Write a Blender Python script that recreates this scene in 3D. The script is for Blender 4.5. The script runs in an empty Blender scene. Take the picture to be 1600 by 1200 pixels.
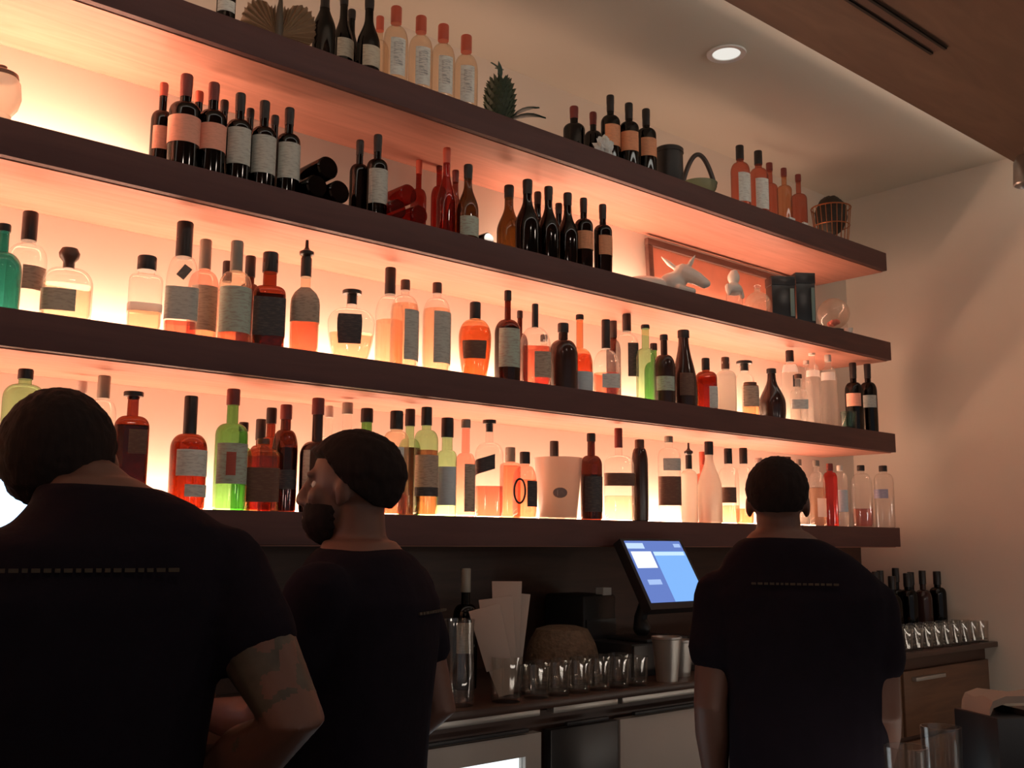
import bpy, bmesh, math, random
from mathutils import Vector, Matrix, noise
rnd = random.Random(7)
SC = bpy.context.scene
COL = SC.collection
PI = math.pi
# ------------------------------------------------------------------ camera
FPX, YAW, PIT, ROL = 1613.9, 0.71787, 0.15137, 0.00648
HC = 1.54                                   # lens height above the floor
CP = Vector((0, 0, HC))
FW = Vector((math.sin(YAW)*math.cos(PIT), math.cos(YAW)*math.cos(PIT), math.sin(PIT)))
R0 = Vector((math.cos(YAW), -math.sin(YAW), 0)); U0 = R0.cross(FW)
RT = R0*math.cos(ROL) + U0*math.sin(ROL)
UP = U0*math.cos(ROL) - R0*math.sin(ROL)
cam = bpy.data.cameras.new('camera'); cam.sensor_width = 36.0; cam.lens = FPX*36.0/1600
cam.clip_start = .05
camo = bpy.data.objects.new('camera', cam); COL.objects.link(camo)
camo.matrix_world = Matrix(((RT.x, UP.x, -FW.x, 0), (RT.y, UP.y, -FW.y, 0), (RT.z, UP.z, -FW.z, HC), (0, 0, 0, 1)))
SC.camera = camo
SC.view_settings.view_transform = 'Standard'; SC.view_settings.look = 'None'
SC.view_settings.gamma = 1; SC.view_settings.use_curve_mapping = False
SC.cycles.transparent_max_bounces = 32; SC.cycles.max_bounces = 10
SC.cycles.sample_clamp_indirect = 6

def ray(u, v): return FW + RT*((u-800)/FPX) - UP*((v-600)/FPX)
def at(u, v, Y):                             # where the sight line of a photo point meets the upright plane y=Y
    r = ray(u, v); return CP + r*(Y/r.y)
def at_z(u, v, z):
    r = ray(u, v); return CP + r*((z-HC)/r.z)
def x_on(u, Y, z):                           # x of the point of the line (y=Y, z) seen in photo column u
    a = RT*FPX - FW*(u-800); return -(a.y*Y + a.z*(z-HC))/a.x
def depth(p): return (Vector(p)-CP).dot(FW)

# ------------------------------------------------------------------ measures of the place
D = 2.355; WALL = 2.725; TH = .084; SH = {1: HC+.0716+1.26, 2: HC+.0716+.84, 3: HC+.0716+.42, 4: HC+.0716}
XEND = 4.353; XR = 4.62; XL = -1.4; CEIL = HC+1.729; SOF = HC+1.55; YS = 1.697
CT = 1.125; CF = 2.07                        # back counter top height and its front edge

# ------------------------------------------------------------------ materials
MATS = {}
def new_mat(key):
    m = bpy.data.materials.new(key); m.use_nodes = True
    nt = m.node_tree; nt.nodes.clear()
    out = nt.nodes.new('ShaderNodeOutputMaterial')
    return m, nt, out
def N(nt, t, **kw):
    n = nt.nodes.new(t)
    for k, v in kw.items():
        if k in n.inputs: n.inputs[k].default_value = v
        else: setattr(n, k, v)
    return n
def rgba(c): return (c[0], c[1], c[2], 1)
def mix_rgb(nt, fac, a, b, blend='MIX'):
    n = nt.nodes.new('ShaderNodeMix'); n.data_type = 'RGBA'; n.blend_type = blend
    for s, v in ((0, fac), (6, a), (7, b)):
        if hasattr(v, 'is_linked'): nt.links.new(v, n.inputs[s])
        elif s == 0: n.inputs[0].default_value = v
        else: n.inputs[s].default_value = rgba(v)
    return n.outputs[2]
def surf(key, col, rough=.6, metal=0., var=.12, scale=8., stretch=(1, 1, 1), bump=0., spec=.5, coat=0.):
    """opaque material: colour with a soft procedural variation"""
    if key in MATS: return MATS[key]
    m, nt, out = new_mat(key)
    tc = N(nt, 'ShaderNodeTexCoord'); mp = N(nt, 'ShaderNodeMapping'); mp.inputs['Scale'].default_value = stretch
    nt.links.new(tc.outputs['Object'], mp.inputs[0])
    nz = N(nt, 'ShaderNodeTexNoise', Scale=scale, Detail=5.); nt.links.new(mp.outputs[0], nz.inputs['Vector'])
    c = mix_rgb(nt, nz.outputs['Fac'], [x*(1-var) for x in col], [min(1, x*(1+var)) for x in col])
    p = N(nt, 'ShaderNodeBsdfPrincipled', Roughness=rough, Metallic=metal)
    p.inputs['Specular IOR Level'].default_value = spec; p.inputs['Coat Weight'].default_value = coat
    nt.links.new(c, p.inputs['Base Color'])
    if bump:
        b = N(nt, 'ShaderNodeBump', Strength=bump, Distance=.01); nt.links.new(nz.outputs['Fac'], b.inputs['Height'])
        nt.links.new(b.outputs[0], p.inputs['Normal'])
    nt.links.new(p.outputs[0], out.inputs[0]); MATS[key] = m; return m
def glass(key, tint, edge=.35, gloss=.05, body=0., refl=.45, base=.045):
    """thin clear or tinted glass; absorbs more where the wall is crossed at a slant; body = share of milky scatter"""
    if key in MATS: return MATS[key]
    m, nt, out = new_mat(key)
    lw = N(nt, 'ShaderNodeLayerWeight', Blend=.5)
    pw = N(nt, 'ShaderNodeMath', operation='POWER'); pw.inputs[1].default_value = 3.
    nt.links.new(lw.outputs['Facing'], pw.inputs[0])
    c = mix_rgb(nt, pw.outputs[0], tint, [x*edge for x in tint])
    tr = N(nt, 'ShaderNodeBsdfTransparent'); nt.links.new(c, tr.inputs[0])
    gl = N(nt, 'ShaderNodeBsdfGlossy', Roughness=gloss); gl.inputs[0].default_value = (.9, .9, .9, 1)
    p5 = N(nt, 'ShaderNodeMath', operation='POWER'); p5.inputs[1].default_value = 5.; nt.links.new(lw.outputs['Facing'], p5.inputs[0])
    fr = N(nt, 'ShaderNodeMath', operation='MULTIPLY_ADD'); fr.inputs[1].default_value = refl; fr.inputs[2].default_value = base; nt.links.new(p5.outputs[0], fr.inputs[0]); mx = N(nt, 'ShaderNodeMixShader')
    src = tr.outputs[0]
    if body:
        tl = N(nt, 'ShaderNodeBsdfTranslucent'); df = N(nt, 'ShaderNodeBsdfDiffuse'); m1 = N(nt, 'ShaderNodeMixShader', Fac=.5)
        nt.links.new(c, tl.inputs[0]); nt.links.new(c, df.inputs[0])
        nt.links.new(tl.outputs[0], m1.inputs[1]); nt.links.new(df.outputs[0], m1.inputs[2])
        m2 = N(nt, 'ShaderNodeMixShader', Fac=body); nt.links.new(tr.outputs[0], m2.inputs[1]); nt.links.new(m1.outputs[0], m2.inputs[2])
        src = m2.outputs[0]
    nt.links.new(fr.outputs[0], mx.inputs[0]); nt.links.new(src, mx.inputs[1]); nt.links.new(gl.outputs[0], mx.inputs[2])
    nt.links.new(mx.outputs[0], out.inputs[0]); MATS[key] = m; return m
def paper(key, col, ink=(.08, .06, .05), amount=.35, lines=40.):
    """printed paper label: rows of illegible print over the ground colour"""
    if key in MATS: return MATS[key]
    m, nt, out = new_mat(key)
    tc = N(nt, 'ShaderNodeTexCoord'); mp = N(nt, 'ShaderNodeMapping'); mp.inputs['Scale'].default_value = (60, 60, lines*7)
    nt.links.new(tc.outputs['Object'], mp.inputs[0])
    nz = N(nt, 'ShaderNodeTexNoise', Scale=1., Detail=2.); nt.links.new(mp.outputs[0], nz.inputs['Vector'])
    rp = N(nt, 'ShaderNodeValToRGB'); rp.color_ramp.elements[0].position = .5; rp.color_ramp.elements[1].position = .62
    rp.color_ramp.elements[1].color = (amount*.7, amount*.7, amount*.7, 1)
    nt.links.new(nz.outputs['Fac'], rp.inputs[0])
    c = mix_rgb(nt, rp.outputs[0], col, ink)
    p = N(nt, 'ShaderNodeBsdfPrincipled', Roughness=.55); nt.links.new(c, p.inputs['Base Color'])
    nt.links.new(p.outputs[0], out.inputs[0]); MATS[key] = m; return m
def glow(key, col, strength):
    if key in MATS: return MATS[key]
    m, nt, out = new_mat(key)
    e = N(nt, 'ShaderNodeEmission', Strength=strength); e.inputs[0].default_value = rgba(col)
    nt.links.new(e.outputs[0], out.inputs[0]); MATS[key] = m; return m
def wood(key, c1, c2, rough=.45, scale=(1.2, 14, 14)):
    if key in MATS: return MATS[key]
    m, nt, out = new_mat(key)
    tc = N(nt, 'ShaderNodeTexCoord'); mp = N(nt, 'ShaderNodeMapping'); mp.inputs['Scale'].default_value = scale
    nt.links.new(tc.outputs['Object'], mp.inputs[0])
    nz = N(nt, 'ShaderNodeTexNoise', Scale=2.2, Detail=8., Distortion=1.2); nt.links.new(mp.outputs[0], nz.inputs['Vector'])
    rp = N(nt, 'ShaderNodeValToRGB'); rp.color_ramp.elements[0].position = .3; rp.color_ramp.elements[1].position = .72
    rp.color_ramp.elements[0].color = rgba(c1); rp.color_ramp.elements[1].color = rgba(c2)
    nt.links.new(nz.outputs['Fac'], rp.inputs[0])
    p = N(nt, 'ShaderNodeBsdfPrincipled', Roughness=rough); nt.links.new(rp.outputs[0], p.inputs['Base Color'])
    nt.links.new(p.outputs[0], out.inputs[0]); MATS[key] = m; return m

# ------------------------------------------------------------------ mesh helpers
def box(bm, x0, x1, y0, y1, z0, z1, bev=0.):
    r = bmesh.ops.create_cube(bm, size=1.)
    for v in r['verts']:
        v.co = Vector(((x0+x1)/2 + v.co.x*(x1-x0), (y0+y1)/2 + v.co.y*(y1-y0), (z0+z1)/2 + v.co.z*(z1-z0)))
    if bev:
        es = list({e for v in r['verts'] for e in v.link_edges})
        bmesh.ops.bevel(bm, geom=es, offset=bev, segments=2, affect='EDGES', profile=.5)
def sec(th, sq, dr):                         # unit cross-section, superellipse of exponent sq, depth ratio dr
    c, s = math.cos(th), math.sin(th)
    k = (abs(c)**sq + abs(s)**sq)**(-1./sq)
    return c*k, s*k*dr
def lathe(bm, prof, seg=28, sq=2., dr=1., off=(0, 0, 0)):
    rings = []
    for r, z in prof:
        if r < 1e-6: rings.append([bm.verts.new((off[0], off[1], off[2]+z))])
        else:
            rings.append([bm.verts.new((off[0]+r*a, off[1]+r*b, off[2]+z)) for a, b in (sec(2*PI*(i+.5)/seg, sq, dr) for i in range(seg))])
    for A, B in zip(rings, rings[1:]):
        if len(A) == 1 and len(B) == 1: continue
        for i in range(seg):
            j = (i+1) % seg
            if len(A) == 1: bm.faces.new((A[0], B[j], B[i])) if len(B) > 1 else None
            elif len(B) == 1: bm.faces.new((A[i], A[j], B[0]))
            else: bm.faces.new((A[i], A[j], B[j], B[i]))
def tube(bm, pts, rad, seg=10, flat=1., closed=True):
    """tapered tube through pts with domed ends"""
    pts = [Vector(p) for p in pts]
    if not hasattr(rad, '__len__'): rad = [rad]*len(pts)
    P, Rr = list(pts), list(rad)
    if closed:
        d0 = (pts[0]-pts[1]).normalized(); d1 = (pts[-1]-pts[-2]).normalized()
        pre = [(pts[0]+d0*rad[0]*math.sin(a), rad[0]*math.cos(a)) for a in (1.45, 1.0, .5)]
        post = [(pts[-1]+d1*rad[-1]*math.sin(a), rad[-1]*math.cos(a)) for a in (.5, 1.0, 1.45)]
        P = [p for p, _ in pre] + P + [p for p, _ in post]; Rr = [r for _, r in pre] + Rr + [r for _, r in post]
    up = None; rings = []
    for i, p in enumerate(P):
        t = (P[min(i+1, len(P)-1)] - P[max(i-1, 0)]).normalized()
        if up is None:
            up = Vector((0, 0, 1)) if abs(t.z) < .9 else Vector((0, 1, 0))
        a = t.cross(up).normalized(); up = a.cross(t).normalized()
        rings.append([bm.verts.new(p + a*Rr[i]*math.cos(2*PI*k/seg) + up*Rr[i]*flat*math.sin(2*PI*k/seg)) for k in range(seg)])
    for A, B in zip(rings, rings[1:]):
        for k in range(seg):
            bm.faces.new((A[k], A[(k+1) % seg], B[(k+1) % seg], B[k]))
    bm.faces.new(list(reversed(rings[0]))); bm.faces.new(rings[-1])
def ball(bm, c, r, M=None, u=20, v=12):
    q = bmesh.ops.create_uvsphere(bm, u_segments=u, v_segments=v, radius=1.)
    for w in q['verts']:
        p = Vector((w.co.x*r[0], w.co.y*r[1], w.co.z*r[2])) + Vector(c)
        w.co = M @ p if M else p
def obj(name, bm, m, parent=None, loc=None, smooth=True, rot=None):
    me = bpy.data.meshes.new(name)
    bmesh.ops.recalc_face_normals(bm, faces=bm.faces[:])
    bm.to_mesh(me); bm.free()
    o = bpy.data.objects.new(name, me); COL.objects.link(o)
    for mm in (m if isinstance(m, (list, tuple)) else [m]): me.materials.append(mm)
    if smooth:
        for p in me.polygons: p.use_smooth = True
        try: me.set_sharp_from_angle(angle=math.radians(38))
        except Exception: pass
    if parent: o.parent = parent
    if loc is not None: o.location = loc
    if rot is not None: o.rotation_euler = rot
    return o
def tag(o, label, cat, group=None):
    o['label'] = label; o['category'] = cat
    if group: o['group'] = group
    return o
def thing(name, label, cat, loc=(0, 0, 0), rot=(0, 0, 0), group=None):
    o = bpy.data.objects.new(name, None); COL.objects.link(o); o.empty_display_size = .05
    o.location = loc; o.rotation_euler = rot
    return tag(o, label, cat, group)
def struct(name, bm, m, smooth=False):
    o = obj(name, bm, m, smooth=smooth); o['kind'] = 'structure'; return o
def B(): return bmesh.new()
def boxo(name, m, parent, *a, **k):
    b = B(); box(b, *a, **k); return obj(name, b, m, parent)
# ------------------------------------------------------------------ the room
M_wall = surf('wall_paint', (.72, .63, .53), .8, var=.03, scale=3)
M_ceil = surf('ceiling_paint', (.74, .70, .60), .85, var=.03, scale=3)
M_sof = wood('soffit_boards', (.11, .068, .046), (.15, .094, .062), .7, (1, 6, 6))
M_floor = surf('dark_floor', (.05, .04, .035), .5, var=.3, scale=5)
M_shelf = wood('shelf_walnut', (.082, .030, .029), (.108, .040, .036), .6)
M_und = wood('light_veneer', (.40, .165, .115), (.52, .22, .155), .5)  # shelf wood recoloured lighter and redder so the underside looks lit
M_dark = wood('dark_stained_wood', (.055, .026, .018), (.085, .04, .026), .45)
M_brown = wood('brown_counter_wood', (.12, .055, .03), (.18, .085, .045), .4)
b = B(); box(b, XL-.1, XR+.1, WALL, WALL+.1, 0, CEIL+.05); struct('wall_back', b, M_wall)
b = B(); box(b, XR, XR+.1, -2.6, WALL, 0, CEIL+.05); struct('wall_right', b, M_wall)
b = B(); box(b, XL-.1, XL, -2.6, WALL, 0, CEIL+.05); struct('wall_left', b, M_wall)
b = B(); box(b, XL-.1, XR+.1, -2.6, WALL+.1, -.1, 0); struct('floor', b, M_floor)
b = B(); box(b, XL-.1, XR+.1, YS, WALL+.1, CEIL, CEIL+.1); struct('ceiling', b, M_ceil)
b = B(); box(b, XL-.1, XR+.1, -2.6, YS, SOF, CEIL+.1); struct('trim_1', b, M_sof)
b = B(); box(b, XL, XR, WALL-.018, WALL, CT, SH[4]-TH); struct('trim_2', b, M_dark)   # wood back panel under the lowest shelf

# ------------------------------------------------------------------ shelves with their hidden light strips
WARM = (1., .585, .40)
tx = {1: 'highest of the four long brown wall shelves, nearest the ceiling', 2: 'second long brown wall shelf from the top, carrying wine bottles',
      3: 'third long brown wall shelf from the top, carrying spirit bottles', 4: 'lowest long brown wall shelf, just above the back counter'}
STR = {1: 1.3, 2: 11., 3: 11.5, 4: 10.5}
for k in (1, 2, 3, 4):
    t = thing('wall_shelf', tx[k], 'shelf', (0, 0, SH[k]), group='long shelves on the back wall')
    b = B(); box(b, XL, XEND, D, WALL, -TH, 0, bev=.002); obj('board', b, M_shelf, t)
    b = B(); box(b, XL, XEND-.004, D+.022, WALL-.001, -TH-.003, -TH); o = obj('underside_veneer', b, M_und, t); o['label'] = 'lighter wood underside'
    yo = WALL-.052 if k > 1 else WALL-.19
    b = B(); box(b, XL+.02, XEND-.2, yo-.048, yo+.048, .001, .007); obj('light_channel', b, surf('channel_metal', (.5, .5, .48), .4, .9), t)
    cut = [(XL+.03, XEND-.24, 1.)] if k != 2 else [(XL+.03, x_on(232, WALL, SH[2]), 1.7), (x_on(232, WALL, SH[2]), x_on(770, WALL, SH[2]), .10), (x_on(770, WALL, SH[2]), XEND-.24, 1.)]
    for x0, x1, f in cut:                   # the middle of the second shelf's strip is nearly dead
        b = B(); box(b, x0, x1, yo-.045, yo+.045, .007, .012)
        o = obj('light_strip', b, glow('strip_glow_%d_%d' % (k, f*100), WARM, STR[k]*2.35*f), t); o['label'] = 'warm glowing strip' if f > .5 else 'dim stretch of the glowing strip'
# cove strip hidden on the back face of the dropped soffit, washing the ceiling
b = B(); box(b, XL+.1, XR-.1, YS, YS+.012, SOF+.05, SOF+.075)
o = obj('cove_light', b, glow('cove_glow', (1., .95, .84), 5.6)); tag(o, 'thin cove lamp washing the pale ceiling beside the dark soffit', 'light')
# recessed ceiling lamp
c = at_z(1135, 82, CEIL)
t = thing('recessed_ceiling_lamp', 'small round white lamp recessed in the pale ceiling', 'lamp', (c.x, c.y, CEIL))
b = B(); lathe(b, [(.062, 0), (.07, -.004), (.068, -.009), (.05, -.007), (.048, 0)], 32); obj('trim_ring', b, surf('white_enamel', (.8, .8, .78), .4), t)
b = B(); lathe(b, [(0, -.004), (.049, -.004), (.049, -.001), (0, -.001)], 32); obj('diffuser', b, glow('lamp_glow', (1., .95, .86), .85), t)
# air slot in the soffit
a, c = at_z(1330, 0, SOF), at_z(1450, 84, SOF)
t = thing('air_vent', 'long dark slot vent in the brown dropped ceiling', 'vent', (0, 0, SOF))
b = B()
for s in (-.035, .01): box(b, a.x-.6, c.x, a.y-.012+s, a.y-.003+s, -.008, 0)
obj('frame', b, surf('black_metal', (.012, .011, .012), .5, .6), t)
b = B(); box(b, a.x-.6, c.x, a.y-.05, a.y+.012, -.003, 0); obj('grille', b, surf('vent_brown', (.09, .05, .035), .6), t)
# spot lamp hanging from the soffit at the right edge of the picture
c = at_z(1606, 268, SOF-.10); c = Vector((c.x, c.y, SOF))
t = thing('hanging_spot_lamp', 'dim metal lamp hanging from the soffit at the far right edge', 'lamp', c)
ms = surf('brushed_steel', (.45, .42, .4), .3, .9)
b = B(); tube(b, [(0, 0, -.06), (0, 0, 0)], .008); obj('stem', b, ms, t)
b = B(); lathe(b, [(0, -.03), (.035, -.035), (.05, -.06), (.055, -.15), (.05, -.155), (.045, -.14), (0, -.11)], 24); obj('lamp_shade', b, ms, t)

# ------------------------------------------------------------------ bottles
C = dict(clear=(.97, .95, .92), amber=(.89, .58, .40), dkamber=(.46, .18, .11), brown=(.25, .10, .07), peach=(.96, .76, .62), pale=(.94, .85, .74),
         red=(.86, .22, .17), green=(.36, .62, .30), ltgreen=(.62, .84, .60), teal=(.12, .42, .38), wine=(.035, .02, .022), olive=(.30, .19, .09),
         pink=(.95, .66, .58), rose=(.82, .42, .33), garnet=(.58, .13, .10))
TY = dict(bord=(.60, .70, .36, 2, 1, 'r', 1), burg=(.40, .74, .37, 2, 1, 's', 1), rnd=(.58, .72, .36, 2, 1, 'r', 1), tall=(.66, .76, .40, 2, 1, 'r', 1),
          sq=(.58, .68, .38, 5, .8, 'r', 1), flat=(.56, .68, .36, 3.2, .6, 'r', 1), cone=(.30, .80, .36, 2, 1, 's', 1), squat=(.66, .76, .22, 3, .55, 'r', .72),
          urn=(.58, .80, .30, 2.2, .8, 'r', .74), jug=(.30, .66, .38, 2, 1, 's', .96), slim=(.62, .70, .42, 2, 1, 'r', 1), low=(.46, .62, .33, 4, .8, 'r', 1), neck=(.40, .56, .30, 2, 1, 's', 1))
def gm(n):
    if n == 'wine': return glass('glass_wine', C['wine'], .2)
    if n == 'milk': return glass('glass_milk', (.93, .88, .80), .7, .15, .75)
    if n == 'opaque': return surf('glass_dark_opaque', (.045, .018, .014), .15)
    return glass('glass_'+n, C[n], .72 if n in ('clear', 'pale', 'pink') else .45, .05, .10 if n in ('clear', 'pale', 'pink') else .06)
CAPC = dict(black=(.02, .016, .016), red=(.62, .12, .07), grey=(.28, .26, .22), dkred=(.20, .035, .03), brown=(.13, .055, .035), white=(.7, .68, .62), ltgrey=(.5, .46, .42), cork=(.3, .17, .09))
LABC = dict(white=((.80, .82, .76), (.15, .12, .1), .35), cream=((.62, .55, .42), (.2, .1, .06), .4), grey=((.58, .60, .54), (.15, .14, .12), .4), dark=((.05, .045, .05), (.3, .25, .18), .25),
            orange=((.80, .34, .17), (.3, .1, .05), .25), pink=((.9, .42, .30), (.4, .12, .08), .2), green=((.48, .58, .48), (.25, .08, .05), .5), tan=((.52, .40, .30), (.12, .07, .05), .5),
            brown=((.16, .075, .05), (.35, .22, .12), .3), blue=((.25, .26, .38), (.6, .6, .6), .3), bright=((.9, .88, .82), (.6, .55, .5), .2), pict=((.72, .70, .64), (.10, .13, .14), .9), redfig=((.45, .09, .06), (.2, .05, .04), .2), bluewhite=((.62, .72, .76), (.3, .35, .4), .2))
def profile(H, R, ty, capf):
    sh, nk, nr, sq, dr, cv, bt = ty
    z0 = H*.012
    p = [(0, 0), (R*bt*.86, 0), (R*bt*.98, z0)]
    for i in range(1, 5): p.append((R*(bt+(1-bt)*math.sin(PI/2*i/4)), z0+(sh*H-z0)*i/4))
    for i in range(1, 9):
        u = i/8
        if cv == 'r': r = nr+(1-nr)*math.cos(PI/2*u)**.9; z = sh+(nk-sh)*math.sin(PI/2*u)
        else: r = nr+(1-nr)*(.5+.5*math.cos(PI*u))**1.0; z = sh+(nk-sh)*u
        p.append((R*r, z*H))
    zt = H*(1-capf*.35)
    p += [(R*nr*.96, max(nk*H+.004, zt-.014)), (R*nr*.96, max(nk*H+.005, zt-.012)), (R*nr*1.06, max(nk*H+.006, zt-.010)), (R*nr*1.06, max(nk*H+.010, zt-.001)), (0, max(nk*H+.010, zt-.001))]
    return p
def r_at(p, z):
    for (r0, z0), (r1, z1) in zip(p[1:], p[2:]):
        if z0 <= z <= z1: return r0+(r1-r0)*((z-z0)/(z1-z0) if z1 > z0 else 0)
    return p[-2][0]
BL = []                                      # (object, x, y, z, radius, height) of every placed bottle, for spacing
def bottle(root, H, R, ty, tint, cap, labs=(), liq=None):
    sh, nk, nr, sq, dr, cv, bt = ty
    cc, capf, ct = cap
    p = profile(H, R, ty, capf if ct != 'none' else 0)
    b = B(); lathe(b, p, 26, sq, dr); obj('bottle_glass', b, gm(tint), root)
    if liq:
        lv, lc = liq; q = [(0, .004), (R*bt*.9*.93, .004)]
        for i in range(1, 9):
            z = .006+(lv*H-.006)*i/8; q.append((r_at(p, z)*.94, z))
        q.append((0, lv*H))
        b = B(); lathe(b, q, 22, sq, dr); obj('liquid', b, glass('liquor_'+lc, C[lc], .6), root)
    cr = R*nr; zc = H*(1-capf); mc = surf('cap_'+cc, CAPC[cc], .35, .2 if cc in ('grey', 'ltgrey') else 0.)
    if ct != 'none':
        b = B(); rr = cr*1.14
        if ct == 'foil':
            q = [(r_at(p, max(zc, 0))*1.03+.0006, zc)]
            for i in range(1, 6):
                z = zc+(H*.985-zc)*i/5; q.append((max(cr*1.08, min(r_at(p, z)*1.03+.0006, R)), z))
            q += [(cr*1.0, H*.998), (0, H)]; q = [(0, zc)]+q
            lathe(b, q, 20)
        elif ct == 'cap': lathe(b, [(0, zc), (rr, zc), (rr*1.02, zc+.004), (rr*1.02, H-.003), (rr*.93, H), (0, H)], 20, 2 if sq < 4 else 2)
        elif ct == 'tstop': lathe(b, [(0, zc), (cr*.9, zc), (cr*.9, H-.012), (cr*1.75, H-.011), (cr*1.8, H-.002), (cr*1.7, H), (0, H)], 20)
        elif ct == 'ball': lathe(b, [(0, zc), (cr*.9, zc), (cr*.95, zc+(H-zc)*.3), (cr*1.6, zc+(H-zc)*.5), (cr*1.75, zc+(H-zc)*.7), (cr*1.3, zc+(H-zc)*.93), (0, H)], 20)
        elif ct == 'spout':
            L = H-zc
            lathe(b, [(0, zc), (rr, zc), (rr, zc+L*.5), (rr*.8, zc+L*.55), (rr*1.35, zc+L*.6), (rr*1.35, zc+L*.68), (rr*.6, zc+L*.74), (rr*.35, zc+L*.8), (rr*.28, H), (0, H)], 18)
        obj({'foil': 'neck_foil', 'cap': 'cap', 'tstop': 'stopper', 'ball': 'stopper', 'spout': 'pour_spout'}[ct], b, mc, root)
    for ql, (lc, z0, z1, ac, ha, *tl) in enumerate(labs):
        tilt = tl[0] if tl else 0
        b = B(); n = 16; g = []
        for j in range(7):
            z = (z0+(z1-z0)*j/6)*H; rj = r_at(p, z)
            row = []
            for i in range(n+1):
                th = math.radians(-90+ac-ha+2*ha*i/n); a_, b_ = sec(th, sq, dr)
                zz = z+tilt*H*(i/n-.5); row.append((a_*(rj+.0012+.0007*ql), b_*(rj+.0012+.0007*ql), zz, a_*(rj+.0003), b_*(rj+.0003)))
            g.append(row)
        vo = [[b.verts.new(c[:3]) for c in row] for row in g]; vi = [[b.verts.new((c[3], c[4], c[2])) for c in row] for row in g]
        for j in range(6):
            for i in range(n):
                b.faces.new((vo[j][i], vo[j][i+1], vo[j+1][i+1], vo[j+1][i])); b.faces.new((vi[j][i], vi[j+1][i], vi[j+1][i+1], vi[j][i+1]))
        per = [(0, i) for i in range(n)]+[(j, n) for j in range(6)]+[(6, i) for i in range(n, 0, -1)]+[(j, 0) for j in range(6, 0, -1)]
        for u in range(len(per)):
            A, Z = per[u], per[(u+1) % len(per)]
            b.faces.new((vo[A[0]][A[1]], vi[A[0]][A[1]], vi[Z[0]][Z[1]], vo[Z[0]][Z[1]]))
        col, ink, am = LABC[lc]
        obj('label', b, paper('label_'+lc, col, ink, am) if lc != 'bright' else glass('label_translucent', (.99, .98, .96), 1., .3, .8), root)
ROW = {0: .058, .5: .10, 1: .15, 2: .235, 3: .28}
GRP = {1: 'bottles on the top shelf', 2: 'wine bottles on the second shelf', 3: 'spirit bottles on the third shelf', 4: 'spirit bottles on the lowest shelf'}
def bot(k, row, u, vt, w, ty, tint, cap, labs=(), liq=None, text='', name='liquor_bottle', ut=None, sv=None, nv=None, nw=None, group=None):
    """a bottle on shelf k. u, w = middle and width of its body in the photo, vt = its top; cap = (colour, kind, lower end);
    labs = (colour, left, right, top, bottom); liq = (colour, level); sv, nv, nw = shoulder, neck start, neck width"""
    y = D+(ROW[row] if row in ROW else row); z = SH[k]; ut = ut or u
    X = x_on(u, y, z+.12); dep = depth((X, y, z+.12)); R = w/2*dep/FPX
    H = at(ut, vt, y).z-z
    fz = lambda v: (at(u, v, y).z-z)/H
    sh, nk, nr, sq, dr, cv, bt = TY[ty]
    if sv: sh = fz(sv)
    if nv: nk = fz(nv)
    if nw: nr = nw/w
    nk = max(nk, sh+.04)
    view = YAW+math.atan((u-800)/FPX); rot = -view*.85 if dr < 1 or sq > 2.5 else 0.
    cf = 1-fz(cap[2]) if cap[1] != 'none' else 0
    L = []
    for lc, l0, l1, v0, v1, *tl in labs:
        e = [math.asin(max(-1, min(1, (l-u)/(w/2))))-view-rot for l in (l0, l1)]
        if l1 >= u+w*.47: e[1] += .35
        if l0 <= u-w*.47: e[0] -= .3
        L.append((lc, max(.02, fz(v1)), fz(v0), math.degrees(sum(e)/2), math.degrees(abs(e[1]-e[0])/2), tl[0] if tl else 0))
    lq = (max(.04, fz(liq[1])), liq[0]) if liq else None
    t = thing(name, text, 'bottle', (X, y, z), (0, 0, rot), group or GRP[k])
    bottle(t, H, R, (sh, nk, nr, sq, dr, cv, bt), tint, (cap[0], cf, cap[1]), L, lq)
    BL.append((k, u, X, y, z, R, H, dr if not rot else (1+dr)/2, text)); return t
# ---- top shelf
NO = ('black', 'none', 0)
bot(1, 0, 355, -95, 29, 'burg', 'wine', ('black', 'foil', -70), [('white', 343, 368, 7, 24)], None, 'dark bottle with white label cut off by the upper left picture edge', 'wine_bottle')
bot(1, 0, 507, -22, 36, 'burg', 'wine', ('black', 'foil', 14), [], None, 'leftmost of the dark sloping wine bottles beside the ribbed ornament', 'wine_bottle', ut=511)
bot(1, .115, 536, -12, 33, 'burg', 'wine', ('black', 'foil', 8), [('cream', 528, 552, 66, 95)], None, 'dark wine bottle in the middle of the front trio beside the ribbed ornament', 'wine_bottle', ut=532)
bot(1, 1.0 and .16, 548, 15, 30, 'burg', 'wine', ('black', 'foil', 30), [], None, 'lower dark wine bottle standing behind the trio near the ribbed ornament', 'wine_bottle')
bot(1, 0, 576, -4, 36, 'burg', 'wine', ('black', 'foil', 15), [('cream', 568, 594, 78, 110)], None, 'dark wine bottle just left of the four clear red-capped bottles', 'wine_bottle', ut=573)
for i, (u, vt, cb, l0, l1, v0, v1, tx_) in enumerate(((618, 11, 37, 611, 633, 67, 125, 'first clear bottle with orange cap and white framed label, nearest the dark wine bottles'),
        (657, 26, 51, 650, 672, 81, 140, 'second of four clear bottles with orange cap and white framed label'),
        (692, 39, 64, 686, 707, 95, 153, 'third of four clear bottles with orange cap and white framed label'),
        (728, 56, 82, 720, 741, 110, 167, 'fourth clear bottle with orange cap and white framed label, beside the green scaly ornament'))):
    bot(1, 0, u, vt, 39-i*.5, 'rnd', 'pale', ('red', 'cap', cb), [('white', l0, l1, v0, v1), ('pict', l0+5, l1-4, v0+7, v1-14)], None, tx_, ut=u-1, sv=vt+58, nv=vt+32, nw=15)
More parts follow.
